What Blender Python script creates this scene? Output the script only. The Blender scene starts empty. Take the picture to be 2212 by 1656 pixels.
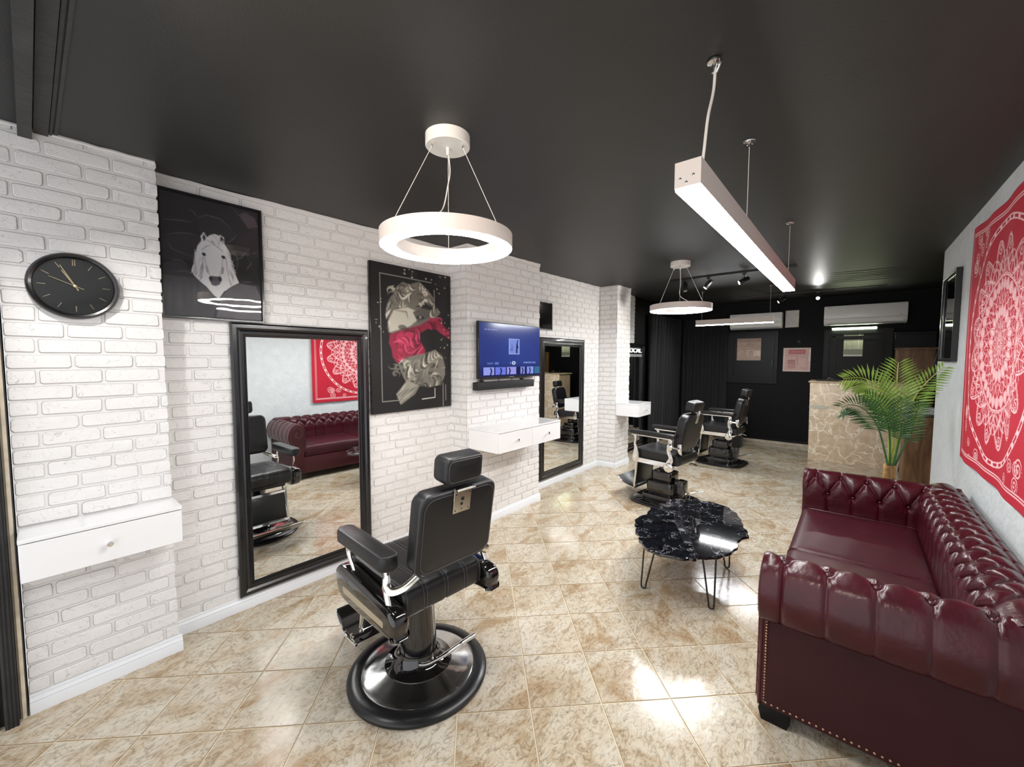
import bpy, bmesh, math, random
import numpy as np
from mathutils import Matrix, Vector, Euler
PI = math.pi
random.seed(7); rng = np.random.default_rng(7)
S = bpy.context.scene
COL = S.collection

# ------------------------------------------------------------------ camera, world, exposure
CAMZ = 1.6
YAW, PITCH, ROLL, FPX = math.radians(-40.15), math.radians(-3.47), math.radians(0.13), 880.0
cam_d = bpy.data.cameras.new('camera'); cam = bpy.data.objects.new('camera', cam_d); COL.objects.link(cam)
cam_d.sensor_fit = 'HORIZONTAL'; cam_d.sensor_width = 36.0; cam_d.lens = 36.0*FPX/2212.0
cam_d.clip_start = 0.02; cam_d.clip_end = 200
cy, sy, cp, sp = math.cos(YAW), math.sin(YAW), math.cos(PITCH), math.sin(PITCH)
FW = Vector((sy*cp, cy*cp, sp)); RT0 = Vector((cy, -sy, 0)); UP0 = RT0.cross(FW)
RT = math.cos(ROLL)*RT0 + math.sin(ROLL)*UP0; UPV = -math.sin(ROLL)*RT0 + math.cos(ROLL)*UP0
cam.matrix_world = Matrix(((RT.x, UPV.x, -FW.x, 0), (RT.y, UPV.y, -FW.y, 0), (RT.z, UPV.z, -FW.z, CAMZ), (0, 0, 0, 1)))
S.camera = cam
S.cycles.max_bounces = 8; S.cycles.diffuse_bounces = 4; S.cycles.glossy_bounces = 4
def at(u, v, axis, val):
    """world point seen at pixel (u, v) on the plane axis = val"""
    d = FW + RT*((u-1106)/FPX) - UPV*((v-828)/FPX); c = Vector((0, 0, CAMZ))
    return c + d*((val-c[axis])/d[axis])

W = bpy.data.worlds.new('daylight'); S.world = W; W.use_nodes = True
bg = W.node_tree.nodes['Background']; bg.inputs[0].default_value = (0.95, 0.96, 1.0, 1); bg.inputs[1].default_value = 1.5
S.view_settings.view_transform = 'Standard'; S.view_settings.look = 'None'
S.view_settings.exposure = 0.17; S.view_settings.gamma = 1.0; S.view_settings.use_curve_mapping = False
LAMP = 60.0        # strength of the white lamp diffusers
def ceil_z(y): return 2.592 + 0.0115*y

# ------------------------------------------------------------------ materials
def nd(nt, t, **kw):
    n = nt.nodes.new(t)
    for k, v in kw.items():
        if k.startswith('i_'): n.inputs[k[2:].replace('_', ' ')].default_value = v
        else: setattr(n, k, v)
    return n
def mat(name, col=(.5, .5, .5), rough=.5, metal=0., bump=0., bscale=60., bdist=.002, coat=0., coatr=.05, spec=None, var=0., vscale=8., emit=None, estr=0., sheen=0.):
    m = bpy.data.materials.new(name); m.use_nodes = True; nt = m.node_tree; b = nt.nodes['Principled BSDF']
    b.inputs['Base Color'].default_value = (*col, 1); b.inputs['Roughness'].default_value = rough; b.inputs['Metallic'].default_value = metal
    if coat: b.inputs['Coat Weight'].default_value = coat; b.inputs['Coat Roughness'].default_value = coatr
    if spec is not None: b.inputs['Specular IOR Level'].default_value = spec
    if sheen: b.inputs['Sheen Weight'].default_value = sheen
    if emit: b.inputs['Emission Color'].default_value = (*emit, 1); b.inputs['Emission Strength'].default_value = estr
    tc = nd(nt, 'ShaderNodeTexCoord')
    if var:
        n = nd(nt, 'ShaderNodeTexNoise', i_Scale=vscale, i_Detail=6.); nt.links.new(tc.outputs['Object'], n.inputs['Vector'])
        r = nd(nt, 'ShaderNodeValToRGB'); nt.links.new(n.outputs['Fac'], r.inputs[0])
        r.color_ramp.elements[0].position = .3; r.color_ramp.elements[1].position = .7
        r.color_ramp.elements[0].color = (*[c*(1-var) for c in col], 1); r.color_ramp.elements[1].color = (*[min(1, c*(1+var)) for c in col], 1)
        nt.links.new(r.outputs[0], b.inputs['Base Color'])
    if bump:
        n = nd(nt, 'ShaderNodeTexNoise', i_Scale=bscale, i_Detail=5.); nt.links.new(tc.outputs['Object'], n.inputs['Vector'])
        bp = nd(nt, 'ShaderNodeBump', i_Strength=bump, i_Distance=bdist); nt.links.new(n.outputs['Fac'], bp.inputs['Height'])
        nt.links.new(bp.outputs[0], b.inputs['Normal'])
        if coat: nt.links.new(bp.outputs[0], b.inputs['Coat Normal'])
    return m
def emis(name, col, s):
    m = bpy.data.materials.new(name); m.use_nodes = True; nt = m.node_tree; nt.nodes.clear()
    e = nd(nt, 'ShaderNodeEmission'); e.inputs[0].default_value = (*col, 1); e.inputs[1].default_value = s
    o = nd(nt, 'ShaderNodeOutputMaterial'); nt.links.new(e.outputs[0], o.inputs[0]); return m
def glassm(name, wav=.0):
    m = bpy.data.materials.new(name); m.use_nodes = True; nt = m.node_tree; nt.nodes.clear()
    t = nd(nt, 'ShaderNodeBsdfTransparent'); g = nd(nt, 'ShaderNodeBsdfGlossy', i_Roughness=.02); f = nd(nt, 'ShaderNodeFresnel', i_IOR=1.5)
    mx = nd(nt, 'ShaderNodeMixShader'); o = nd(nt, 'ShaderNodeOutputMaterial')
    if wav:
        tc = nd(nt, 'ShaderNodeTexCoord'); n = nd(nt, 'ShaderNodeTexNoise', i_Scale=7.); nt.links.new(tc.outputs['Object'], n.inputs['Vector'])
        bp = nd(nt, 'ShaderNodeBump', i_Strength=wav, i_Distance=.01); nt.links.new(n.outputs['Fac'], bp.inputs['Height']); nt.links.new(bp.outputs[0], g.inputs['Normal'])
    nt.links.new(f.outputs[0], mx.inputs[0]); nt.links.new(t.outputs[0], mx.inputs[1]); nt.links.new(g.outputs[0], mx.inputs[2]); nt.links.new(mx.outputs[0], o.inputs[0]); return m
def printm(name, rough=.5, emit=0., coat=0.):
    m = bpy.data.materials.new(name); m.use_nodes = True; nt = m.node_tree; b = nt.nodes['Principled BSDF']
    a = nd(nt, 'ShaderNodeVertexColor', layer_name='ink'); nt.links.new(a.outputs[0], b.inputs['Base Color']); b.inputs['Roughness'].default_value = rough
    if emit: nt.links.remove(b.inputs['Base Color'].links[0]); b.inputs['Base Color'].default_value = (.01, .01, .012, 1); nt.links.new(a.outputs[0], b.inputs['Emission Color']); b.inputs['Emission Strength'].default_value = emit
    if coat: b.inputs['Coat Weight'].default_value = coat
    return m
def floor_material():
    m = bpy.data.materials.new('beige_marbled_tile'); m.use_nodes = True; nt = m.node_tree; b = nt.nodes['Principled BSDF']; L = nt.links.new
    g = nd(nt, 'ShaderNodeNewGeometry'); oi = nd(nt, 'ShaderNodeObjectInfo')
    mu = nd(nt, 'ShaderNodeMath', operation='MULTIPLY'); mu.inputs[1].default_value = 37.; L(oi.outputs['Random'], mu.inputs[0])
    va = nd(nt, 'ShaderNodeVectorMath', operation='ADD'); L(g.outputs['Position'], va.inputs[0]); L(mu.outputs[0], va.inputs[1])
    rt = nd(nt, 'ShaderNodeMapping'); rt.inputs['Rotation'].default_value = (0, 0, .5); rt.inputs['Scale'].default_value = (1, .55, 1); L(va.outputs[0], rt.inputs[0])
    n1 = nd(nt, 'ShaderNodeTexNoise', i_Scale=4.2, i_Detail=7., i_Distortion=1.2, i_Roughness=.6); L(rt.outputs[0], n1.inputs['Vector'])
    r1 = nd(nt, 'ShaderNodeValToRGB'); L(n1.outputs['Fac'], r1.inputs[0]); e = r1.color_ramp.elements
    e[0].position = .36; e[0].color = (.41, .30, .185, 1); e[1].position = .60; e[1].color = (.60, .55, .455, 1)
    x = e.new(.48); x.color = (.54, .465, .355, 1)
    n2 = nd(nt, 'ShaderNodeTexNoise', i_Scale=26., i_Detail=8., i_Distortion=2.5, i_Roughness=.65); L(rt.outputs[0], n2.inputs['Vector'])
    r2 = nd(nt, 'ShaderNodeValToRGB'); L(n2.outputs['Fac'], r2.inputs[0]); e = r2.color_ramp.elements
    e[0].position = .40; e[0].color = (.62, .56, .49, 1); e[1].position = .51; e[1].color = (1, 1, 1, 1)
    mx = nd(nt, 'ShaderNodeMix', data_type='RGBA', blend_type='MULTIPLY'); mx.inputs[0].default_value = .75
    L(r1.outputs[0], mx.inputs[6]); L(r2.outputs[0], mx.inputs[7])
    # thin grey veins
    n3 = nd(nt, 'ShaderNodeTexNoise', i_Scale=9., i_Detail=5., i_Distortion=3.); L(rt.outputs[0], n3.inputs['Vector'])
    r3 = nd(nt, 'ShaderNodeValToRGB'); L(n3.outputs['Fac'], r3.inputs[0]); e = r3.color_ramp.elements
    e[0].position = .475; e[0].color = (1, 1, 1, 1); e[1].position = .525; e[1].color = (1, 1, 1, 1); x = e.new(.5); x.color = (.62, .57, .5, 1)
    m2 = nd(nt, 'ShaderNodeMix', data_type='RGBA', blend_type='MULTIPLY'); m2.inputs[0].default_value = .8
    L(mx.outputs[2], m2.inputs[6]); L(r3.outputs[0], m2.inputs[7]); L(m2.outputs[2], b.inputs['Base Color'])
    b.inputs['Roughness'].default_value = .13
    bp = nd(nt, 'ShaderNodeBump', i_Strength=.22, i_Distance=.0015); L(n2.outputs['Fac'], bp.inputs['Height']); L(bp.outputs[0], b.inputs['Normal'])
    return m
def brick_material(name, col):
    m = bpy.data.materials.new(name); m.use_nodes = True; nt = m.node_tree; b = nt.nodes['Principled BSDF']; L = nt.links.new
    g = nd(nt, 'ShaderNodeNewGeometry'); oi = nd(nt, 'ShaderNodeObjectInfo')
    mu = nd(nt, 'ShaderNodeMath', operation='MULTIPLY'); mu.inputs[1].default_value = 23.; L(oi.outputs['Random'], mu.inputs[0])
    va = nd(nt, 'ShaderNodeVectorMath', operation='ADD'); L(g.outputs['Position'], va.inputs[0]); L(mu.outputs[0], va.inputs[1])
    n3 = nd(nt, 'ShaderNodeTexNoise', i_Scale=11., i_Detail=3., i_Distortion=1.6); L(va.outputs[0], n3.inputs['Vector'])
    r3 = nd(nt, 'ShaderNodeValToRGB'); L(n3.outputs['Fac'], r3.inputs[0]); e = r3.color_ramp.elements
    e[0].position = .492; e[0].color = (*col, 1); e[1].position = .508; e[1].color = (*col, 1); x = e.new(.5); x.color = (col[0]*.70, col[1]*.69, col[2]*.69, 1)
    L(r3.outputs[0], b.inputs['Base Color']); b.inputs['Roughness'].default_value = .62
    n2 = nd(nt, 'ShaderNodeTexNoise', i_Scale=24., i_Detail=6., i_Distortion=2.2); L(va.outputs[0], n2.inputs['Vector'])
    bp = nd(nt, 'ShaderNodeBump', i_Strength=.42, i_Distance=.0038); L(n2.outputs['Fac'], bp.inputs['Height']); L(bp.outputs[0], b.inputs['Normal'])
    return m
def vein_material(name, base, vein, scale, width, rough, coat=0., dark=None, gate=(.42, .56)):
    m = bpy.data.materials.new(name); m.use_nodes = True; nt = m.node_tree; b = nt.nodes['Principled BSDF']; L = nt.links.new
    tc = nd(nt, 'ShaderNodeTexCoord'); n = nd(nt, 'ShaderNodeTexNoise', i_Scale=scale*.8, i_Detail=4.); L(tc.outputs['Object'], n.inputs['Vector'])
    mxv = nd(nt, 'ShaderNodeMix', data_type='VECTOR'); mxv.inputs[0].default_value = .22; L(tc.outputs['Object'], mxv.inputs[4]); L(n.outputs['Color'], mxv.inputs[5])
    v = nd(nt, 'ShaderNodeTexVoronoi', feature='DISTANCE_TO_EDGE'); v.inputs['Scale'].default_value = scale; L(mxv.outputs[1], v.inputs['Vector'])
    n2 = nd(nt, 'ShaderNodeTexNoise', i_Scale=scale*1.7, i_Detail=5.); L(tc.outputs['Object'], n2.inputs['Vector'])
    r = nd(nt, 'ShaderNodeValToRGB'); L(v.outputs['Distance'], r.inputs[0]); e = r.color_ramp.elements
    e[0].position = width*.3; e[0].color = (1, 1, 1, 1); e[1].position = width; e[1].color = (0, 0, 0, 1)
    rb = nd(nt, 'ShaderNodeValToRGB'); L(n2.outputs['Fac'], rb.inputs[0]); e = rb.color_ramp.elements
    e[0].position = .35; e[0].color = (*(dark or [c*.7 for c in base]), 1); e[1].position = .65; e[1].color = (*base, 1)
    rm = nd(nt, 'ShaderNodeMath', operation='MULTIPLY'); L(r.outputs[0], rm.inputs[0])
    rg = nd(nt, 'ShaderNodeValToRGB'); L(n.outputs['Fac'], rg.inputs[0]); rg.color_ramp.elements[0].position = gate[0]; rg.color_ramp.elements[1].position = gate[1]; L(rg.outputs[0], rm.inputs[1])
    mx = nd(nt, 'ShaderNodeMix', data_type='RGBA'); L(rm.outputs[0], mx.inputs[0]); L(rb.outputs[0], mx.inputs[6]); mx.inputs[7].default_value = (*vein, 1)
    L(mx.outputs[2], b.inputs['Base Color']); b.inputs['Roughness'].default_value = rough
    if coat: b.inputs['Coat Weight'].default_value = coat
    return m
def wood_material(name, a, c, sc=3.):
    m = bpy.data.materials.new(name); m.use_nodes = True; nt = m.node_tree; b = nt.nodes['Principled BSDF']; L = nt.links.new
    tc = nd(nt, 'ShaderNodeTexCoord'); mp = nd(nt, 'ShaderNodeMapping'); mp.inputs['Scale'].default_value = (6, 6, .8); L(tc.outputs['Object'], mp.inputs[0])
    n = nd(nt, 'ShaderNodeTexNoise', i_Scale=sc, i_Detail=8., i_Distortion=.8); L(mp.outputs[0], n.inputs['Vector'])
    r = nd(nt, 'ShaderNodeValToRGB'); L(n.outputs['Fac'], r.inputs[0]); e = r.color_ramp.elements
    e[0].position = .35; e[0].color = (*a, 1); e[1].position = .65; e[1].color = (*c, 1)
    L(r.outputs[0], b.inputs['Base Color']); b.inputs['Roughness'].default_value = .4; return m
M_TILE = floor_material()
M_TEDGE = mat('worn_tile_edge', (.30, .22, .13), .6)
M_GROUT = mat('cream_grout', (.74, .64, .47), .8, var=.2, vscale=3)
M_BRICK = brick_material('white_painted_brick', (.80, .785, .775))
M_MORTAR = mat('white_painted_mortar', (.76, .745, .735), .8, bump=.4, bscale=70, bdist=.003)
M_JOINTSHADE = mat('grey_joint_shade', (.27, .255, .25), .9)  # crevice shade painted onto the brick sides so their outlines read darker
M_WHITE = mat('white_lacquer', (.86, .86, .87), .18, coat=.4, bump=.02, bscale=4)
M_TRIM = mat('white_trim_paint', (.80, .82, .85), .3, bump=.03, bscale=5)
M_CEIL = mat('black_ceiling_paint', (.018, .018, .0175), .5, bump=.3, bscale=110, bdist=.003, var=.12, vscale=2)
M_BLACKW = mat('black_wall_paint', (.0028, .0030, .0035), .6, spec=.18, bump=.2, bscale=30, bdist=.002)
M_BLACKT = mat('black_gloss_paint', (.0035, .0036, .0045), .42, spec=.22, bump=.1, bscale=20)
M_PLASTER = mat('pale_grey_plaster', (.60, .63, .645), .75, bump=.9, bscale=22, bdist=.012, var=.05, vscale=10)
M_FRAME = mat('black_frame_lacquer', (.006, .006, .007), .25, coat=.3, bump=.03, bscale=10)
M_LEATHER = mat('black_leather', (.0085, .0085, .0095), .38, bump=.25, bscale=240, bdist=.0008, spec=.5)
M_STITCH = mat('pale_stitching', (.13, .13, .14), .6, bump=.1, bscale=200)
M_GLOSS = mat('black_gloss_metal', (.006, .005, .005), .08, coat=.8, bump=.01, bscale=8)
M_RUBBER = mat('black_rubber', (.008, .008, .009), .3, bump=.05, bscale=90)
M_CHROME = mat('chrome', (.86, .85, .83), .07, 1.0, bump=.02, bscale=12)
M_STEEL = mat('brushed_steel', (.62, .62, .62), .16, 1.0, bump=.05, bscale=60)
M_CREAMM = mat('nickel_plate', (.75, .71, .62), .22, 1.0, bump=.03, bscale=30)
M_OX = mat('oxblood_leather', (.046, .0036, .0080), .30, bump=.5, bscale=42, bdist=.0030, spec=.32, coat=.16, coatr=.12, var=.18, vscale=9)
M_OXS = mat('oxblood_seat_leather', (.044, .0045, .010), .40, bump=.3, bscale=45, bdist=.0018, spec=.35, var=.15, vscale=6)
M_OXD = mat('oxblood_leather_matte', (.034, .0065, .0085), .48, spec=.22, bump=.25, bscale=140, bdist=.001, var=.12, vscale=5)
M_OXB = mat('oxblood_leather_piping', (.060, .006, .012), .3, bump=.1, bscale=60)
M_NAIL = mat('antique_brass', (.45, .28, .18), .3, 1.0, bump=.05, bscale=90)
M_LAMPW = mat('white_powder_coat', (.66, .60, .56), .45, bump=.05, bscale=80)
M_LAMPW2 = mat('white_plastic', (.78, .76, .71), .4, bump=.03, bscale=80)
M_LIGHT = emis('lit_diffuser', (1.0, .985, .96), LAMP)
M_LIGHTI = emis('lit_diffuser_cool', (.96, .985, 1.0), LAMP*1.7)
M_TUBE = emis('lit_tube', (.86, 1.0, .62), 26.)
M_SPOTL = emis('lit_spot_lens', (1, 1, .97), 30.)
M_MIRROR = mat('mirror_silver', (.90, .92, .92), .0, 1.0)
M_GLASS = glassm('picture_glass', .03)
M_GLASS2 = glassm('clear_glass')
M_GOLD = mat('pale_gold', (.80, .66, .42), .3, 1.0, bump=.02, bscale=60)
M_DIAL = mat('black_dial', (.010, .010, .011), .35)
M_COUNTER = vein_material('tan_cracked_stone', (.72, .58, .42), (.92, .84, .70), 6.5, .040, .35, dark=(.56, .43, .29), gate=(.38, .50))
M_TABLE = vein_material('black_veined_marble', (.009, .010, .014), (.40, .42, .45), 14., .022, .05, coat=1., dark=(.003, .003, .004), gate=(.47, .60))
M_WOOD = wood_material('brown_wood', (.10, .048, .020), (.24, .125, .055))
M_WOODL = wood_material('light_wood', (.42, .30, .18), (.56, .42, .27))
M_ACW = mat('white_ac_plastic', (.88, .88, .87), .3, bump=.02, bscale=6)
M_ACG = mat('grey_plastic', (.35, .36, .37), .4, bump=.02, bscale=60)
M_PAPER = mat('white_paper', (.68, .66, .63), .6, var=.08, vscale=20, bump=.05, bscale=40)
M_CREAM = mat('cream_edge', (.66, .58, .45), .6, var=.15, vscale=20, bump=.2, bscale=40)
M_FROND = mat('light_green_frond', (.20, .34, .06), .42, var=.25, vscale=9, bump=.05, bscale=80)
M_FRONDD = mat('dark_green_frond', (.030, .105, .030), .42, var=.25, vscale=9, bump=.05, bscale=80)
M_STEM = mat('yellow_green_stem', (.30, .36, .05), .45, var=.25, vscale=20, bump=.05, bscale=60)
M_TRUNK = mat('brown_palm_trunk', (.34, .20, .07), .6, var=.4, vscale=30, bump=.4, bscale=60)
M_SKIRT = mat('beige_skirting_tile', (.50, .43, .34), .35, var=.2, vscale=8, bump=.1, bscale=40)
M_FABRICB = mat('black_curtain_cloth', (.006, .006, .008), .8, bump=.3, bscale=200, sheen=.1)
M_TOWEL = mat('white_towel', (.6, .6, .6), .9, bump=.6, bscale=200)
M_BEAM = mat('black_painted_wood', (.030, .030, .030), .6, bump=.7, bscale=40, bdist=.004, var=.25, vscale=12)
M_BLACKP = mat('black_plastic', (.01, .01, .011), .35, bump=.05, bscale=100)
M_TVD = mat('black_speaker_cloth', (.012, .012, .013), .7, bump=.3, bscale=400)

# ------------------------------------------------------------------ mesh helpers
class MB:
    def __init__(s): s.v = []; s.f = []; s.m = []
    def add(s, vs, fs, mi=0, T=None):
        o = len(s.v)
        s.v += [tuple(T @ Vector(p)) if T is not None else tuple(p) for p in vs]
        s.f += [tuple(i+o for i in f) for f in fs]; s.m += [mi]*len(fs); return s
    def box(s, x0, x1, y0, y1, z0, z1, mi=0, T=None):
        v = [(x, y, z) for z in (z0, z1) for y in (y0, y1) for x in (x0, x1)]
        return s.add(v, [(0, 2, 3, 1), (4, 5, 7, 6), (0, 1, 5, 4), (2, 6, 7, 3), (0, 4, 6, 2), (1, 3, 7, 5)], mi, T)
    def rbox(s, x0, x1, y0, y1, z0, z1, r=.01, seg=2, mi=0, T=None, sag=None):
        bm = bmesh.new(); bmesh.ops.create_cube(bm, size=1)
        sx, sy_, sz = x1-x0, y1-y0, z1-z0
        for v in bm.verts: v.co = Vector(((v.co.x+.5)*sx+x0, (v.co.y+.5)*sy_+y0, (v.co.z+.5)*sz+z0))
        r = min(r, min(sx, sy_, sz)*.49)
        bmesh.ops.bevel(bm, geom=list(bm.edges), offset=r, segments=seg, profile=.5, affect='EDGES')
        return s.bm(bm, mi, T)
    def bm(s, bm, mi=0, T=None):
        bm.verts.index_update(); s.add([v.co[:] for v in bm.verts], [[v.index for v in f.verts] for f in bm.faces], mi, T); bm.free(); return s
    def prism(s, poly, a, b, axis='z', bev=0., seg=2, mi=0, T=None):
        """polygon extruded along an axis; poly coords are the other two axes in order (x,y),(y,z)->x,(x,z)->y"""
        def P(p, h): return {'z': (p[0], p[1], h), 'x': (h, p[0], p[1]), 'y': (p[0], h, p[1])}[axis]
        bm = bmesh.new(); lo = [bm.verts.new(P(p, a)) for p in poly]; hi = [bm.verts.new(P(p, b)) for p in poly]; n = len(poly)
        bm.faces.new(lo); bm.faces.new(hi)
        for i in range(n): bm.faces.new((lo[i], lo[(i+1) % n], hi[(i+1) % n], hi[i]))
        bmesh.ops.recalc_face_normals(bm, faces=bm.faces)
        if bev:
            es = [e for e in bm.edges if (e.verts[0] in lo) == (e.verts[1] in lo)]
            bmesh.ops.bevel(bm, geom=es, offset=bev, segments=seg, profile=.5, affect='EDGES')
        return s.bm(bm, mi, T)
    def tube(s, pts, r, n=8, mi=0, T=None, closed=False, flat=1.):
        pts = [Vector(p) for p in pts]; N = len(pts); rr = r if hasattr(r, '__len__') else [r]*N
        vs = []; fs = []; prev = None
        for i, p in enumerate(pts):
            if closed: t = pts[(i+1) % N]-pts[i-1]
            else: t = pts[min(i+1, N-1)]-pts[max(i-1, 0)]
            t.normalize()
            if prev is None: a = t.orthogonal().normalized()
            else:
                a = prev - t*prev.dot(t)
                a = a.normalized() if a.length > 1e-6 else t.orthogonal().normalized()
            prev = a; b = t.cross(a)
            for k in range(n):
                an = 2*PI*k/n; vs.append(p + (a*math.cos(an) + b*math.sin(an)*flat)*rr[i])
        for i in range(N if closed else N-1):
            j = (i+1) % N
            for k in range(n): fs.append((i*n+k, i*n+(k+1) % n, j*n+(k+1) % n, j*n+k))
        if not closed: fs.append(tuple(range(n))[::-1]); fs.append(tuple((N-1)*n+k for k in range(n)))
        return s.add(vs, fs, mi, T)
    def lathe(s, prof, n=32, mi=0, T=None, cap=True, c=(0, 0)):
        vs = []; fs = []
        for r, z in prof:
            for k in range(n): a = 2*PI*k/n; vs.append((c[0]+r*math.cos(a), c[1]+r*math.sin(a), z))
        for i in range(len(prof)-1):
            for k in range(n): fs.append((i*n+k, i*n+(k+1) % n, (i+1)*n+(k+1) % n, (i+1)*n+k))
        if cap:
            if prof[0][0] > 1e-4: fs.append(tuple(range(n))[::-1])
            if prof[-1][0] > 1e-4: fs.append(tuple((len(prof)-1)*n+k for k in range(n)))
        return s.add(vs, fs, mi, T)
    def grid(s, P, mi=0, closed_u=False, flip=False, T=None):
        P = np.asarray(P); nu, nv = P.shape[:2]; o = []
        for i in range(nu if closed_u else nu-1):
            i2 = (i+1) % nu
            for j in range(nv-1):
                q = (i*nv+j, i2*nv+j, i2*nv+j+1, i*nv+j+1); o.append(q[::-1] if flip else q)
        return s.add([tuple(p) for p in P.reshape(-1, 3)], o, mi, T)
    def mesh(s, name, mats, ang=40, fixn=True):
        me = bpy.data.meshes.new(name); me.from_pydata(s.v, [], s.f)
        for m in (mats if isinstance(mats, (list, tuple)) else [mats]): me.materials.append(m)
        if any(s.m): me.polygons.foreach_set('material_index', s.m)
        if fixn:
            bm = bmesh.new(); bm.from_mesh(me); bmesh.ops.recalc_face_normals(bm, faces=bm.faces); bm.to_mesh(me); bm.free()
        if ang: me.polygons.foreach_set('use_smooth', [True]*len(me.polygons)); me.set_sharp_from_angle(angle=math.radians(ang))
        me.update(); return me
    def ob(s, name, mats, parent=None, ang=40, fixn=True, label=None):
        o = bpy.data.objects.new(name, s.mesh(name, mats, ang, fixn)); COL.objects.link(o)
        if parent is not None: o.parent = parent
        if label: o['label'] = label
        return o
def tag(o, label, cat, group=None):
    o['label'] = label; o['category'] = cat
    if group: o['group'] = group
    return o
def thing(name, label, cat, loc=(0, 0, 0), rz=0, group=None):
    o = bpy.data.objects.new(name, None); COL.objects.link(o); o.location = loc; o.rotation_euler = (0, 0, rz); o.empty_display_size = .1
    return tag(o, label, cat, group)
def struct(o, label=None):
    o['kind'] = 'structure'
    if label: o['label'] = label
    return o
def copy_tree(o, parent=None):
    c = o.copy(); COL.objects.link(c); c.parent = parent
    for ch in list(o.children): copy_tree(ch, c)
    return c
def RX(a): return Matrix.Rotation(a, 4, 'X')
def RY(a): return Matrix.Rotation(a, 4, 'Y')
def RZ(a): return Matrix.Rotation(a, 4, 'Z')
def TR(x, y, z): return Matrix.Translation((x, y, z))
def smooth_path(pts, n=8):
    """Catmull-Rom through points"""
    P = [np.array(p, float) for p in pts]; P = [2*P[0]-P[1]]+P+[2*P[-1]-P[-2]]; out = []
    for i in range(1, len(P)-2):
        for k in range(n):
            t = k/n; a, b, c, d = P[i-1:i+3]
            out.append(.5*((2*b)+(-a+c)*t+(2*a-5*b+4*c-d)*t*t+(-a+3*b-3*c+d)*t**3))
    out.append(P[-2]); return out

# ------------------------------------------------------------------ room shell
XL, XR, YB, YF = -2.93, 0.621, 9.05, -0.75
XREC = 1.75                                   # black recess beyond the plaster wall
P1X, P2X, P3X = -2.78, -2.695, -2.65           # faces of the three brick piers
P1Y, P2Y, P3Y = (-.065, .46), (2.56, 3.66), (5.48, 5.92)
BD = .0062                                      # how far bricks stand proud

def clip(poly, x0, x1, y0, y1):
    for ax, val, sgn in ((0, x0, 1), (0, x1, -1), (1, y0, 1), (1, y1, -1)):
        out = []
        for i in range(len(poly)):
            a, b = poly[i-1], poly[i]; da, db = (a[ax]-val)*sgn, (b[ax]-val)*sgn
            if (da >= 0) != (db >= 0):
                t = da/(da-db); out.append((a[0]+(b[0]-a[0])*t, a[1]+(b[1]-a[1])*t))
            if db >= 0: out.append(b)
        poly = out
        if len(poly) < 3: return []
    return poly
def area(p): return abs(sum(p[i-1][0]*p[i][1]-p[i][0]*p[i-1][1] for i in range(len(p))))/2
fb = MB(); fb.box(XL-.1, XREC, YF, YB+.1, -.12, -.003)
floor = struct(fb.ob('floor', M_GROUT, ang=0))
q = .3333*math.sqrt(.5); ox, oy = -1.0766, 1.4132; g2 = .0028
cells = []
for i in range(-40, 60):
    for j in range(-40, 60):
        cx, cyy = ox+(i-j)*q, oy+(i+j)*q+q
        if not (XL-.3 < cx < XREC+.3 and YF-.3 < cyy < YB+.3): continue
        h = q-g2*1.414; d = [(cx, cyy-h), (cx+h, cyy), (cx, cyy+h), (cx-h, cyy)]
        for reg in ((XL, XR+.002, YF, 5.85), (XL, XREC, 5.85, YB)):
            p = clip(d, *reg)
            if len(p) >= 3 and area(p) > 4e-4:
                cells.append((cx, cyy, p, area(p) > .105))
FWD = (-.645, .764)
def vis(c):
    x, y = c[0], c[1]; dep = x*FWD[0]+y*FWD[1]; lat = x*.764+y*.645
    if dep < .3 or abs(lat/dep) > 1.35: return 99
    if x > -.1 and 2.15 < y < 3.9: return 50
    return math.hypot(x, y)*(1 if c[3] else 1.15)
cells.sort(key=vis)
def tile_mb(poly, mb, cx=0, cy_=0):
    n = len(poly); mx = sum(p[0] for p in poly)/n; my = sum(p[1] for p in poly)/n
    ins = []
    for p in poly:
        dx, dy = mx-p[0], my-p[1]; L = math.hypot(dx, dy); ins.append((p[0]+dx/L*.002, p[1]+dy/L*.002))
    v = [(p[0]-cx, p[1]-cy_, -.0031) for p in poly]+[(p[0]-cx, p[1]-cy_, -.0012) for p in poly]+[(p[0]-cx, p[1]-cy_, 0) for p in ins]
    f = [tuple(range(2*n, 3*n))]; e = []
    for k in range(n):
        k2 = (k+1) % n; e.append((k, k2, n+k2, n+k)); e.append((n+k, n+k2, 2*n+k2, 2*n+k))
    mb.add(v, f); mb.add([], [tuple(i-3*n for i in q_) for q_ in e], 1)
shared = None; rest = MB(); cnt = 0
for c in cells:
    if cnt < 298 and vis(c) < 40:
        if c[3]:
            if shared is None:
                mb = MB(); tile_mb([(0, -h), (h, 0), (0, h), (-h, 0)], mb); shared = mb.mesh('tile', [M_TILE, M_TEDGE], ang=0)
            o = bpy.data.objects.new('tile', shared)
        else:
            mb = MB(); tile_mb(c[2], mb, c[0], c[1]); o = bpy.data.objects.new('tile', mb.mesh('tile', [M_TILE, M_TEDGE], ang=0))
        COL.objects.link(o); o.parent = floor; o.location = (c[0], c[1], random.uniform(-.0004, .0004)); cnt += 1
    else: tile_mb(c[2], rest)
o = rest.ob('floor_tiles', [M_TILE, M_TEDGE], floor, ang=0); o['kind'] = 'stuff'

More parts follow.
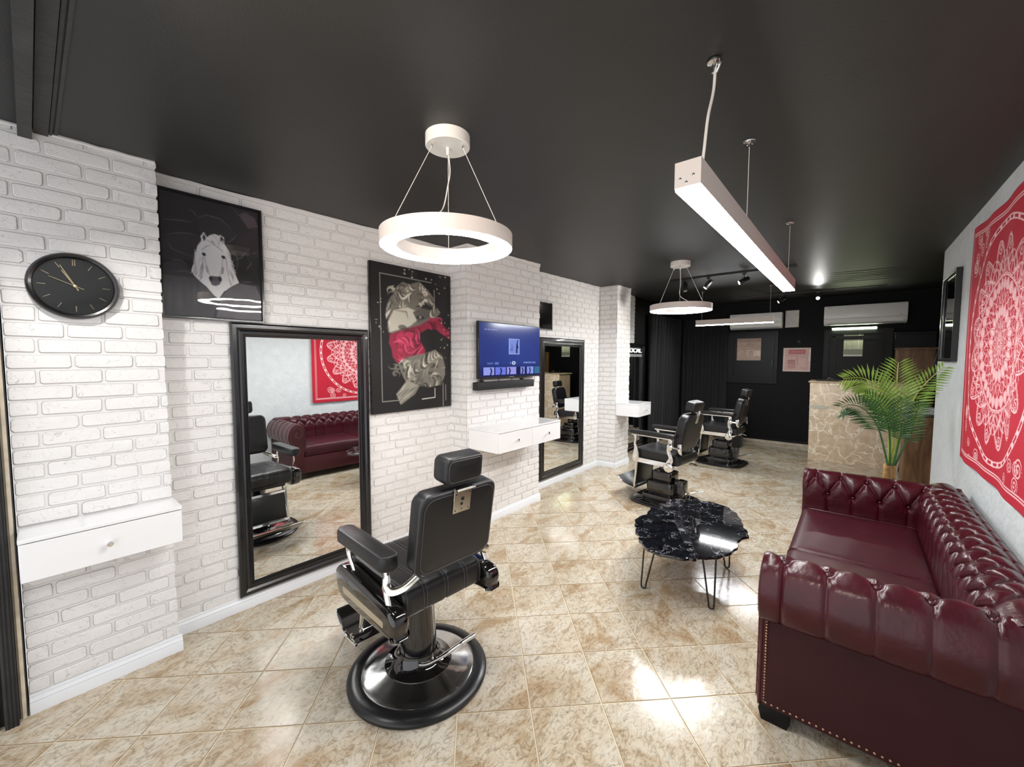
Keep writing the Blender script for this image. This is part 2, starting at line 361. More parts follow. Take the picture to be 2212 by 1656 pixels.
# ceiling (slightly rising towards the back)
cb = MB(); y0, y1 = YF, YB+.1
v = [(XL-.2, y0, ceil_z(y0)), (XREC+.1, y0, ceil_z(y0)), (XREC+.1, y1, ceil_z(y1)), (XL-.2, y1, ceil_z(y1))]
cb.add(v+[(a, b, c+.12) for a, b, c in v], [(0, 1, 2, 3), (7, 6, 5, 4), (0, 4, 5, 1), (1, 5, 6, 2), (2, 6, 7, 3), (3, 7, 4, 0)])
ceiling = struct(cb.ob('ceiling', M_CEIL, ang=0))
# wavy roller smears of paint near the lamps
def smear(x, y, sx, sy_, seed, n=7):
    r = random.Random(seed); mb = MB()
    for k in range(n):
        yy = y+(k/n-.5)*sy_*2; pts = []
        for i in range(9):
            t = i/8-.5; px_, py_ = x+t*sx*2*r.uniform(.8, 1), yy+math.sin(t*5+k)*.03
            pts.append((px_, py_, ceil_z(py_)-.0005))
        mb.tube(pts, [.001+.005*math.sin(PI*i/8) for i in range(9)], 6, flat=.08)
    return mb.ob('paint_smear', M_CEIL, ceiling)
smear(.05, 7.0, .4, .5, 3, 7)

# bricks
BL, BH, PL, PH = .199, .0605, .2095, .0697
def brick_mesh(seed):
    r = random.Random(seed); mb = MB(); L, H, D = BL/2, BH/2, BD
    c = .005+r.random()*.005
    ring = [(-L, -H+c), (-L, H-c), (-L+c, H), (r.uniform(-.03, .03), H), (L-c, H), (L, H-c), (L, -H+c), (L-c, -H), (r.uniform(-.03, .03), -H), (-L+c, -H)]
    ring = [(a+r.uniform(-.0012, .0012), b+r.uniform(-.0016, .0016)) for a, b in ring]
    n = 10
    v = [(0, a, b) for a, b in ring]
    v += [(D-.0035, a*(1-.0015/L), b*(1-.0015/H)) for a, b in ring]
    v += [(D+r.uniform(-.0012, .0012), a*(1-.0042/L), b*(1-.0042/H)) for a, b in ring]
    v += [(D+r.uniform(.0, .002), r.uniform(-.03, .03), r.uniform(-.006, .006))]
    f = []; mi = []
    for k in range(n):
        k2 = (k+1) % n
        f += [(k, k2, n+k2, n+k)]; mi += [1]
        f += [(n+k, n+k2, 2*n+k2, 2*n+k)]; mi += [0]
        f += [(2*n+k, 2*n+k2, 3*n)]; mi += [0]
    mb.v = v; mb.f = f; mb.m = mi
    return mb.mesh('brick', [M_BRICK, M_JOINTSHADE], ang=22)
BRICKS = [brick_mesh(i) for i in range(14)]
def lay(parent, p0, d, nrm, length, z0, z1, holes=(), phase=0., seed=0, edge=(0, 0)):
    """rows of bricks on a vertical face from p0 along unit d, facing nrm"""
    r = random.Random(seed); rz = math.atan2(nrm[1], nrm[0]); sgn = 1 if (-math.sin(rz)*d[0]+math.cos(rz)*d[1]) > 0 else -1
    k = 0; z = z0
    while z < z1-.012:
        zt = min(z+PH, z1); hh = zt-z-(PH-BH)
        if hh < .012: break
        s = -PL*((phase+.5*(k % 2)+r.uniform(-.06, .06)) % 1.0)
        while s < length-.015:
            wl = PL*r.choice([1, 1, 1, 1, .97, 1.04, .93])
            a, b = max(s, 0)-(edge[0] if s <= 0 else 0), min(s+wl, length)+(edge[1] if s+wl >= length else 0); s += wl
            if b-a < .03: continue
            a2, b2 = a+(PL-BL)/2, b-(PL-BL)/2
            if a <= 0: a2 = a+.001
            if b >= length: b2 = b-.001
            mid = (a2+b2)/2; zc = z+(PH-BH)/2+hh/2
            if any(h[0] < a2 and b2 < h[1] and h[2] < zc-hh/2 and zc+hh/2 < h[3] for h in holes): continue
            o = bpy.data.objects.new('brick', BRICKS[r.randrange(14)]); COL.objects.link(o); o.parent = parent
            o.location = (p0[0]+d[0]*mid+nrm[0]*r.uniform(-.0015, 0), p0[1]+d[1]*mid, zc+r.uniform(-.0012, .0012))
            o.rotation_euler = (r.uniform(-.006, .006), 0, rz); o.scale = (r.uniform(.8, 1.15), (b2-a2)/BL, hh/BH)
        z += PH; k += 1
def backing(name, x0, x1, y0, y1, z0, z1, m=None):
    b = MB(); b.box(x0, x1, y0, y1, z0, z1); return struct(b.ob(name, m or M_MORTAR, ang=0))
Zb = .0
# wall section between pier 1 and pier 2
w = backing('wall_left', XL-.15, XL, .46, 2.56, 0, 2.70)
lay(w, (XL, .46), (0, 1), (1, 0), 2.10, .075, 2.60, holes=((.36, 1.23, .12, 1.79), (.03, .51, 1.84, 2.50), (1.275, 2.08, 1.18, 2.33)), phase=.3, seed=1)
# pier 1: full height, plus the lintel part running on over the shop entrance
w = backing('wall_left', XL-.15, P1X, P1Y[0], P1Y[1], 0, 2.70)
lay(w, (P1X, P1Y[0]), (0, 1), (1, 0), P1Y[1]-P1Y[0], .085, 1.93, holes=((-.01, .51, .68, .84),), phase=.55, seed=2, edge=(0, BD))
w2 = backing('wall_left', XL-.15, P1X, YF, P1Y[1], 1.93, 2.60) if False else None
lb = MB(); lb.box(XL-.15, P1X, YF, P1Y[0], 1.93, 2.70); o = lb.ob('lintel', M_MORTAR, w, ang=0)
lay(w, (P1X, -.50), (0, 1), (1, 0), P1Y[1]+.50, 1.9325, 2.595, phase=.1, seed=3, edge=(0, BD))
# pier 2
w = backing('wall_left', XL-.15, P2X, P2Y[0], P2Y[1], 0, 2.72)
lay(w, (P2X, P2Y[0]), (0, 1), (1, 0), P2Y[1]-P2Y[0], .085, 2.635, holes=((.1, 1.0, 1.45, 1.9),), phase=.2, seed=4, edge=(BD, BD))
lay(w, (XL, P2Y[0]), (1, 0), (0, -1), P2X-XL, .085, 2.625, phase=.7, seed=5)
# wall section between pier 2 and pier 3
w = backing('wall_left', XL-.15, XL, P2Y[1], P3Y[0], 0, 2.72)
lay(w, (XL, P2Y[1]), (0, 1), (1, 0), P3Y[0]-P2Y[1], .075, 2.645, holes=((.36, 1.30, .13, 1.83),), phase=.8, seed=6)
# pier 3
w = backing('wall_left', XL-.15, P3X, P3Y[0], P3Y[1], 0, 2.74)
lay(w, (P3X, P3Y[0]), (0, 1), (1, 0), P3Y[1]-P3Y[0], .085, 2.655, phase=.4, seed=7, edge=(BD, BD))
lay(w, (XL, P3Y[0]), (1, 0), (0, -1), P3X-XL, .085, 2.65, phase=.1, seed=8)
# brick patch above the third mirror, black wall under and beyond it
w = backing('wall_left', XL-.15, XL, P3Y[1], 6.72, 1.873, 2.74)
lay(w, (XL, P3Y[1]), (0, 1), (1, 0), .80, 1.876, 2.66, phase=.4, seed=9, edge=(0, BD))
backing('wall_left', XL-.15, XL-.012, P3Y[1], 6.72, 0, 1.873, M_BLACKW); backing('wall_left', XL-.15, XL-.012, 6.72, YB, 0, 2.74, M_BLACKW)
backing('wall_back', XL-.15, XREC+.1, YB, YB+.15, 0, 2.76, M_BLACKW)
backing('wall_right', XR, XR+.16, YF, 5.85, 0, 2.72, M_PLASTER)
backing('wall_recess', XREC, XREC+.12, 5.85, YB, 0, 2.76, M_BLACKW)
backing('wall_recess', XR+.16, XREC, 5.73, 5.85, 0, 2.74, M_BLACKW)

# baseboards with a moulded top
BBP = [(0, 0), (.019, 0), (.019, .048), (.0165, .053), (.018, .058), (.013, .066), (.009, .072), (.0085, .081), (.005, .086), (0, .086)]
def baseboard(name, x, ya, yb, d=1):
    return struct(MB().prism([(x+a*d, z) for a, z in BBP], ya, yb, 'y').ob(name, M_TRIM, ang=30))
def baseboard_x(name, y, xa, xb, sgn):
    b = MB().prism([(y+a*sgn, z) for a, z in BBP], xa, xb, 'x'); return struct(b.ob(name, M_TRIM, ang=30))
baseboard('baseboard_left', XL, P1Y[1], P2Y[0]-.019); baseboard('baseboard_left', P1X, P1Y[0], P1Y[1]+.019); baseboard('baseboard_left', P2X, P2Y[0]-.019, P2Y[1]+.019)
baseboard('baseboard_left', XL, P2Y[1], P3Y[0]-.019); baseboard('baseboard_left', P3X, P3Y[0]-.019, P3Y[1]+.019)
baseboard_x('baseboard_left', P2Y[0], XL, P2X, -1); baseboard_x('baseboard_left', P3Y[0], XL, P3X, -1); baseboard_x('baseboard_left', P1Y[1], XL, P1X, 1); baseboard_x('baseboard_left', P2Y[1], XL, P2X, 1)
baseboard('baseboard_right', XR, YF, 5.85, -1)
# row of beige skirting tiles along the black back wall
sk = MB(); sk.box(-2.9, XREC, YB-.006, YB, 0, .055); sk = struct(sk.ob('baseboard_back', M_GROUT, ang=0)); x = -2.88
while x < XREC-.1:
    MB().rbox(x+.002, min(x+.33, XREC)-.002, YB-.014, YB-.005, .001, .058, .002, 1).ob('skirting_tile', M_SKIRT, sk); x += .3333
b = MB(); b.box(-2.9, XREC, YB-.016, YB, .06, .11); struct(b.ob('trim_1', M_BLACKT, ang=0))
# thin white cove line where brick meets the ceiling, and plaster edge strip
for (x, a, b_) in ((XL, P1Y[1], P2Y[0]), (P1X, YF, P1Y[1]), (P2X, P2Y[0], P2Y[1]), (XL, P2Y[1], P3Y[0]), (P3X, P3Y[0], P3Y[1])):
    m = MB(); n = 24; pr = random.Random(int(x*100)+int(a*10)); pts = []
    for i in range(n+1):
        y = a+(b_-a)*i/n; pts.append((x+.008, y, ceil_z(y)-.006+pr.uniform(-.003, .002)))
    m.tube(pts, .007, 5); struct(m.ob('trim_2', M_MORTAR))

# shop entrance on the left: black frame, cream edge, header beams on the ceiling
d2 = MB(); d2.box(XL-.02, P1X+.012, -.75, -.070, 0, 1.93); d2.box(P1X-.02, P1X+.055, -.135, -.095, 0, 1.925); d2.box(P1X-.02, P1X+.035, -.20, -.15, 0, 1.925)
dd = struct(d2.ob('door_1', M_BEAM, ang=0)); MB().tube(smooth_path([(P1X+.012, -.083, z) for z in (0, .5, 1.1, 1.6, 1.93)]), .010, 6).ob('door_edge', M_CREAM, dd)
for k in range(3): MB().tube([(P1X+.057, -.10-.012*k, .0), (P1X+.057, -.10-.012*k, 1.92)], .002, 5).ob('door_bead', M_BLACKP, dd)
zc = ceil_z(0)
b = MB(); b.box(P1X-.1, XR, .012, .052, 2.545, zc+.02); struct(b.ob('trim_3', M_BEAM, ang=0))
b = MB(); b.box(P1X-.1, XR, .057, .100, 2.575, zc+.02); struct(b.ob('trim_4', M_BEAM, ang=0))
b = MB(); b.box(P1X-.1, XR, .103, .112, 2.583, zc+.02); b.box(P1X-.1, XR, .118, .128, 2.587, zc+.02); struct(b.ob('trim_5', M_BEAM, ang=0))

# ------------------------------------------------------------------ prints painted as vertex colours on fine flat grids
def lin(c): return tuple(((x/255)/12.92 if x/255 <= .04045 else ((x/255+.055)/1.055)**2.4) for x in c)
class Canvas:
    def __init__(s, w, h, bg):
        s.w, s.h = w, h; s.a = np.zeros((h, w, 3)); s.a[:] = lin(bg); s.X, s.Y = np.meshgrid((np.arange(w)+.5)/w, (np.arange(h)+.5)/h)
    def poly(s, pts, col, alpha=1., soft=0):
        P = np.array(pts, float); ins = np.zeros((s.h, s.w), bool); n = len(P)
        for i in range(n):
            x1, y1 = P[i-1]; x2, y2 = P[i]
            if y1 == y2: continue
            ins ^= ((s.Y > min(y1, y2)) & (s.Y <= max(y1, y2)) & (s.X < (x2-x1)*(s.Y-y1)/(y2-y1)+x1))
        s.mask(ins.astype(float), col, alpha, soft)
    def mask(s, mk, col, alpha=1., soft=0):
        for _ in range(soft):
            mk = (mk+np.roll(mk, 1, 0)+np.roll(mk, -1, 0)+np.roll(mk, 1, 1)+np.roll(mk, -1, 1))/5
        mk = (mk*alpha)[..., None]; s.a = s.a*(1-mk)+np.array(lin(col))*mk
    def line(s, pts, wd, col, alpha=1., soft=0, taper=False):
        d = np.full((s.h, s.w), 9.); asp = s.h/s.w; N = len(pts)-1
        for i in range(N):
            x1, y1 = pts[i]; x2, y2 = pts[i+1]; dx, dy = x2-x1, (y2-y1)*asp; L2 = dx*dx+dy*dy+1e-12
            t = np.clip(((s.X-x1)*dx+(s.Y-y1)*asp*dy)/L2, 0, 1); dd_ = np.hypot(s.X-x1-t*dx, (s.Y-y1)*asp-t*dy)
            k = 1.
            if taper: k = np.maximum(.15, np.sin(PI*(i+t)/N))
            d = np.minimum(d, dd_/k)
        s.mask(np.clip((wd-d)*s.w*.7+.5, 0, 1), col, alpha, soft)
    def ell(s, cx, cy_, rx, ry, col, alpha=1., soft=0, rot=0):
        asp = s.h/s.w; dx, dy = s.X-cx, (s.Y-cy_)*asp; c, k = math.cos(rot), math.sin(rot); u, v = dx*c+dy*k, -dx*k+dy*c
        r = np.hypot(u/rx, v/(ry*asp)); s.mask(np.clip((1-r)*min(rx, ry)*s.w+.5, 0, 1), col, alpha, soft)
    def noise(s, amt, sc=12, seed=0):
        r = np.random.default_rng(seed); g = r.random((sc+2, sc+2)); yi, xi = s.Y*sc, s.X*sc; y0, x0 = yi.astype(int), xi.astype(int); fy, fx = yi-y0, xi-x0
        fy, fx = fy*fy*(3-2*fy), fx*fx*(3-2*fx)
        n = g[y0, x0]*(1-fy)*(1-fx)+g[y0+1, x0]*fy*(1-fx)+g[y0, x0+1]*(1-fy)*fx+g[y0+1, x0+1]*fy*fx
        s.a *= (1+(n[..., None]-.5)*amt)
    def mesh(s, name, P00, dU, dV, mt, bulge=None):
        """grid spanning P00 + u dU + v dV (v downwards)"""
        w, h = s.w, s.h; u = (np.arange(w))/(w-1); v = (np.arange(h))/(h-1); U, V = np.meshgrid(u, v)
        P = np.array(P00)+U[..., None]*np.array(dU)+V[..., None]*np.array(dV)
        if bulge is not None: P = P+bulge(U, V)
        idx = np.arange(w*h).reshape(h, w); F = np.stack([idx[:-1, :-1], idx[1:, :-1], idx[1:, 1:], idx[:-1, 1:]], -1).reshape(-1, 4)
        me = bpy.data.meshes.new(name); me.from_pydata(P.reshape(-1, 3).tolist(), [], F.tolist()); me.materials.append(mt)
        ca = me.color_attributes.new('ink', 'FLOAT_COLOR', 'POINT'); rgba = np.ones((w*h, 4)); rgba[:, :3] = np.clip(s.a.reshape(-1, 3), 0, 1); ca.data.foreach_set('color', rgba.ravel())
        me.polygons.foreach_set('use_smooth', [True]*len(me.polygons)); me.update(); return me
def homog(src):
    """maps traced photo-crop pixels to 0..1 of a flat print whose corners TL,TR,BR,BL are src"""
    dst = [(0, 0), (1, 0), (1, 1), (0, 1)]; A = []; B = []
    for (x, y), (u, v) in zip(src, dst):
        A.append([x, y, 1, 0, 0, 0, -u*x, -u*y]); B.append(u); A.append([0, 0, 0, x, y, 1, -v*x, -v*y]); B.append(v)
    h = np.linalg.solve(np.array(A, float), np.array(B, float))
    def f(pts): return [((h[0]*x+h[1]*y+h[2])/(h[6]*x+h[7]*y+1), (h[3]*x+h[4]*y+h[5])/(h[6]*x+h[7]*y+1)) for x, y in pts]
    return f
def meshob(name, me, parent=None):
    o = bpy.data.objects.new(name, me); COL.objects.link(o)
    if parent is not None: o.parent = parent
    return o
M_PRINT = printm('matt_print', .45); M_CANVAS = printm('canvas_print', .5); M_CLOTH = printm('printed_cotton', .8); M_PAPERP = printm('printed_paper', .5)
def frame_mb(w, h, bw, d, inner_drop=.004, prof=None):
    """picture frame in the y-z plane, facing +x, outer size w x h, lower corner at 0,0; moulded profile"""
    prof = prof or [(0, 0), (0, d), (bw*.15, d*1.0), (bw*.8, d*.95), (bw, d*.7), (bw, 0)]
    mb = MB(); n = len(prof); vs = []
    for (cx_, cy_, sx, sy_) in ((0, 0, 1, 1), (w, 0, -1, 1), (w, h, -1, -1), (0, h, 1, -1)):
        for t, dep in prof: vs.append((dep, cx_+t*sx, cy_+t*sy_))
    fs = []
    for c in range(4):
        c2 = (c+1) % 4
        for k in range(n-1): fs.append((c*n+k, c2*n+k, c2*n+k+1, c*n+k+1))
    mb.add(vs, fs); return mb

# horse picture ------------------------------------------------------
def flow(cv, H, poly, n, length, ang0, amp, kx, ky, cols, wd, seed):
    """brush strokes that follow a wavy flow, kept inside a polygon of the print"""
    c0 = Canvas(cv.w, cv.h, (0, 0, 0)); c0.poly(H(poly), (255, 255, 255)); keep = c0.a[..., 0:1]; b = cv.a.copy(); r = random.Random(seed)
    P = np.array(poly); x0, y0 = P.min(0); x1, y1 = P.max(0)
    for _ in range(n):
        x, y = r.uniform(x0, x1), r.uniform(y0, y1); pts = []
        for i in range(7):
            pts.append((x, y)); a = ang0+amp*math.sin(kx*x+ky*y+seed); x += math.cos(a)*length/6; y += math.sin(a)*length/6
        cv.line(H(pts), wd*r.uniform(.6, 1.4), r.choice(cols), .75, 0, True)
    cv.a = cv.a*keep+b*(1-keep)
hp = thing('framed_picture', 'framed print of a white horse among dark horses on brick wall', 'picture', (XL+BD+.004, .478, 1.822))
hw, hh = .508, .702
frame_mb(hw, hh, .014, .022).ob('frame', M_FRAME, hp)
cv = Canvas(190, 262, (30, 26, 30)); H = homog([(40, 60), (1190, 310), (1255, 1570), (105, 1515)])
for pts, col in (([(60, 70), (400, 150), (560, 260), (600, 700), (80, 640)], (35, 30, 34)), ([(80, 640), (260, 555), (520, 600), (470, 860), (100, 860)], (46, 42, 46)),
                 ([(470, 400), (600, 340), (780, 400), (940, 560), (860, 700), (560, 640)], (40, 36, 42)), ([(980, 330), (1040, 305), (1150, 370), (1190, 480), (1080, 480)], (88, 74, 84)),
                 ([(900, 700), (1000, 560), (1190, 480), (1210, 820), (1000, 800)], (44, 32, 40)), ([(100, 900), (250, 860), (420, 980), (620, 1190), (740, 1330), (680, 1530), (130, 1510)], (58, 54, 58)),
                 ([(770, 1290), (880, 1180), (980, 1125), (1180, 1160), (1240, 1290), (1250, 1560), (720, 1530)], (92, 88, 94))):
    cv.poly(H(pts), col, 1, 3)
rr = random.Random(5)
for pts in ([(80, 590), (260, 555), (400, 560), (520, 590)], [(480, 380), (600, 345), (760, 390), (930, 550)], [(880, 250), (980, 350), (1080, 480), (1160, 500)], [(120, 620), (200, 740), (300, 780), (450, 830)],
            [(60, 400), (250, 410), (460, 430)], [(390, 280), (450, 320), (500, 380)], [(830, 670), (900, 620), (950, 560)], [(1130, 780), (1190, 760)], [(1060, 980), (1130, 870)], [(900, 860), (1000, 830), (1110, 700)],
            [(140, 850), (300, 870), (400, 950)], [(180, 1000), (350, 990), (480, 1050)], [(1000, 1110), (1150, 1110)], [(1150, 1180), (1220, 1280)]):
    cv.line(H(pts), .006, (110, 102, 108), .6, 1, True)
for k in range(14): x = rr.uniform(180, 640); cv.line(H([(x, rr.uniform(1050, 1200)), (x+rr.uniform(-20, 20), rr.uniform(1350, 1500))]), .02, (86, 84, 88), .25, 4, True)
cv.poly(H([(530, 590), (565, 540), (600, 600), (640, 575), (690, 562), (745, 580), (755, 570), (800, 600), (805, 680), (850, 740), (880, 840), (890, 930), (940, 1030), (978, 1120), (890, 1165), (800, 1230), (745, 1312), (690, 1270), (610, 1180), (520, 1100), (455, 1040), (425, 975), (460, 900), (470, 800), (495, 700), (540, 640)]), (250, 248, 250), 1, 1)
for pts, wd, col in (([(545, 745), (600, 700), (650, 690), (660, 640), (700, 690), (790, 760)], .006, (140, 136, 140)), ([(550, 830), (560, 960), (530, 1060)], .008, (165, 160, 165)), ([(820, 820), (840, 960), (860, 1040)], .008, (170, 165, 170)),
                     ([(600, 940), (615, 1000)], .012, (120, 116, 120)), ([(790, 950), (785, 1010)], .012, (120, 116, 120)), ([(570, 820), (600, 930), (640, 1040)], .010, (190, 186, 192)), ([(790, 840), (780, 940), (760, 1040)], .010, (190, 186, 192))):
    cv.line(H(pts), wd, col, .8, 1)
cv.poly(H([(548, 600), (566, 556), (592, 610), (570, 650)]), (50, 45, 50), 1, 1); cv.poly(H([(752, 625), (762, 580), (800, 620), (785, 682)]), (60, 55, 60), 1, 1)
for x, y in ((567, 795), (795, 825)): a, b = H([(x, y)])[0]; cv.ell(a, b, .024, .014, (30, 25, 28), 1, 1, .5)
cv.poly(H([(625, 1060), (660, 1042), (750, 1050), (778, 1080), (760, 1140), (710, 1165), (660, 1150)]), (92, 84, 92), 1, 1)
for x in (650, 760): a, b = H([(x, 1080)])[0]; cv.ell(a, b, .017, .022, (30, 25, 28), 1, 1)
flow(cv, H, [(470, 700), (540, 640), (560, 800), (560, 1060), (600, 1150), (500, 1090), (430, 980)], 46, 150, 1.75, .3, .01, .006, [(196, 192, 198), (240, 238, 242), (150, 146, 152)], .006, 21)
flow(cv, H, [(800, 660), (860, 760), (890, 920), (970, 1115), (880, 1160), (830, 1040), (815, 850)], 46, 150, 1.35, .3, .01, .006, [(196, 192, 198), (240, 238, 242), (150, 146, 152)], .006, 22)
flow(cv, H, [(600, 590), (690, 565), (800, 640), (800, 760), (700, 690), (560, 740), (560, 650)], 30, 110, 1.1, .9, .012, .0, [(250, 248, 250), (176, 170, 178)], .005, 23)
for k in range(12):
    yy = 680+k*26; xl = np.interp(yy, [640, 800, 900, 975], [530, 472, 462, 428]); xr_ = np.interp(yy, [640, 740, 840, 1030], [805, 850, 880, 940])
    cv.line(H([(xl+16, yy), (xl-rr.uniform(4, 18), yy+42)]), .004, (225, 222, 228), .9); cv.line(H([(xr_-16, yy), (xr_+rr.uniform(6, 26), yy+42)]), .004, (225, 222, 228), .9)
cv.noise(.15, 24, 2); cv.a = np.clip(cv.a*1.25, 0, 1)
meshob('print', cv.mesh('print', (.006, .014, hh-.014), (0, hw-.028, 0), (0, 0, -(hh-.028)), M_PRINT), hp)
MB().box(.0075, .0105, .013, hw-.013, .013, hh-.013).ob('glass_pane', M_GLASS, hp, ang=0)

# bust canvas ----------------------------------------------------------
bp_ = thing('canvas_picture', 'tall black canvas of a marble bust with a crimson band across its face', 'picture', (XL+BD+.002, 1.722, 1.157))
bw_, bh = .820, 1.20
MB().rbox(0, .03, 0, bw_, 0, bh, .004, 1).ob('canvas', M_FRAME, bp_)
cv = Canvas(230, 336, (17, 17, 18)); H = homog([(40, 90), (675, 200), (690, 1205), (65, 1280)])
cv.line(H([(120, 185), (145, 1180), (290, 1165)]), .004, (150, 148, 140), .9); cv.line(H([(120, 185), (525, 252)]), .004, (150, 148, 140), .9)
cv.line(H([(460, 1155), (562, 1140), (560, 1070)]), .005, (200, 198, 190)); cv.line(H([(625, 1030), (628, 1205)]), .004, (150, 148, 140)); cv.line(H([(645, 1040), (648, 1160)]), .004, (150, 148, 140)); cv.line(H([(548, 310), (552, 400)]), .004, (150, 148, 140))
OUT = [(250, 290), (300, 250), (350, 270), (430, 245), (500, 310), (545, 370), (560, 450), (600, 480), (570, 520), (500, 560), (430, 590), (330, 610), (230, 655), (190, 640), (180, 600), (190, 540), (165, 500), (180, 420), (210, 360), (240, 340)]
cv.poly(H(OUT), (112, 108, 98), 1, 2)
cv.poly(H([(230, 470), (340, 445), (400, 470), (420, 540), (360, 590), (200, 640), (185, 560)]), (205, 200, 184), 1, 3)
cv.poly(H([(380, 480), (480, 430), (540, 470), (520, 520), (420, 560)]), (92, 90, 84), 1, 3); cv.poly(H([(400, 440), (480, 410), (540, 440), (545, 470), (460, 450)]), (35, 34, 32), 1, 3)
cv.ell(*H([(440, 522)])[0], .05, .013, (25, 24, 22), 1, 1); cv.ell(*H([(440, 520)])[0], .02, .010, (140, 136, 124), 1, 1)
rr = random.Random(3)
def curls(n, box, cols, wd, sd):
    r = random.Random(sd)
    for k in range(n):
        x, y = r.uniform(box[0], box[2]), r.uniform(box[1], box[3]); R = r.uniform(18, 46); a0 = r.uniform(0, 6.3); sg = r.choice((-1, 1))
        pts = [(x+R*(1-.75*i/12)*math.cos(a0+sg*i*.42), y+R*.8*(1-.75*i/12)*math.sin(a0+sg*i*.42)) for i in range(13)]
        cv.line(H(pts), wd, r.choice(cols), .85, 1, True)
curls(26, (200, 290, 520, 430), [(180, 175, 160), (70, 68, 62), (130, 126, 114), (215, 208, 190)], .012, 4)
cv.poly(H([(195, 720), (200, 655), (330, 610), (440, 580), (520, 530), (580, 530), (640, 600), (675, 620), (675, 690), (600, 640), (540, 590), (440, 640), (440, 700), (480, 770), (480, 800), (340, 830), (260, 880), (225, 830), (215, 770)]), (150, 32, 62), 1, 2)
cv.poly(H([(260, 650), (330, 620), (420, 660), (430, 720), (330, 760), (250, 720)]), (190, 44, 84), 1, 4)
for k in range(3): cv.line(H([(230+k*40, 680-k*14), (260+k*50, 720-k*6), (250+k*60, 770)]), .010, (90, 16, 36), .8, 2, True)
curls(12, (230, 740, 470, 830), [(200, 60, 100), (110, 20, 44), (160, 34, 66)], .011, 6); curls(5, (500, 540, 640, 600), [(190, 50, 90), (100, 20, 40)], .010, 8)
cv.poly(H([(270, 870), (340, 830), (490, 795), (560, 770), (620, 820), (640, 900), (640, 960), (610, 1040), (520, 1060), (440, 1050), (400, 1120), (330, 1170), (290, 1200), (255, 1120), (330, 1020), (290, 950)]), (118, 115, 105), 1, 2)
curls(26, (300, 840, 600, 1020), [(190, 186, 172), (64, 62, 56), (140, 136, 124), (90, 87, 80)], .016, 9)
cv.poly(H([(255, 1120), (340, 1010), (430, 1050), (330, 1170), (290, 1200)]), (150, 147, 135), 1, 2); cv.line(H([(430, 1050), (350, 1100), (290, 1195)]), .01, (70, 68, 62), .8, 2, True)
curls(6, (230, 890, 270, 1000), [(110, 107, 98)], .010, 12)
G = [(205, 200, 184), (150, 146, 132), (84, 81, 73), (52, 50, 45), (232, 228, 214), (120, 116, 104)]
flow(cv, H, [(240, 340), (300, 250), (430, 245), (545, 370), (560, 450), (480, 410), (400, 440), (340, 445), (230, 470), (180, 480), (190, 390)], 90, 120, -.3, 1.5, .021, .026, G, .010, 31)
flow(cv, H, [(165, 500), (180, 420), (240, 380), (240, 480), (200, 600), (180, 600)], 24, 90, 1.5, .7, .02, .02, G, .009, 32)
flow(cv, H, [(540, 400), (600, 480), (570, 520), (500, 520), (530, 450)], 20, 80, 1.2, .9, .02, .02, G, .009, 33)
flow(cv, H, [(220, 660), (330, 612), (440, 585), (440, 700), (480, 790), (340, 830), (260, 880), (225, 830), (200, 720)], 50, 110, .3, 1.2, .02, .024, [(196, 50, 92), (120, 22, 50), (226, 84, 124), (86, 14, 34)], .010, 34)
flow(cv, H, [(500, 540), (600, 560), (675, 640), (670, 690), (560, 600), (450, 640)], 24, 90, .5, .9, .02, .02, [(176, 40, 78), (90, 14, 36), (60, 12, 26)], .010, 35)
flow(cv, H, [(270, 870), (340, 830), (490, 795), (560, 770), (640, 860), (640, 960), (610, 1040), (520, 1060), (440, 1050), (330, 1020), (290, 950)], 120, 150, .25, 1.6, .018, .024, G, .012, 36)
flow(cv, H, [(255, 1120), (340, 1010), (430, 1050), (330, 1170), (290, 1200)], 26, 130, 2.1, .3, .01, .01, [(190, 187, 174), (110, 107, 98), (140, 137, 126)], .010, 37)
cv.ell(*H([(300, 600)])[0], .05, .018, (60, 58, 52), .8, 2); cv.line(H([(230, 470), (330, 480), (345, 540)]), .010, (110, 106, 96), .7, 2, True); cv.line(H([(380, 590), (400, 650), (380, 700), (450, 715)]), .012, (96, 16, 40), .8, 2, True)
for k in range(40):
    x, y = rr.choice([(rr.uniform(90, 160), rr.uniform(380, 640)), (rr.uniform(480, 640), rr.uniform(190, 340)), (rr.uniform(300, 380), rr.uniform(150, 220)), (rr.uniform(600, 670), rr.uniform(480, 860))])
    cv.ell(*H([(x, y)])[0], rr.uniform(.003, .010), rr.uniform(.002, .007), (190, 184, 165), .8, 0)
meshob('print', cv.mesh('print', (.0312, .004, bh-.004), (0, bw_-.008, 0), (0, 0, -(bh-.008)), M_CANVAS), bp_)

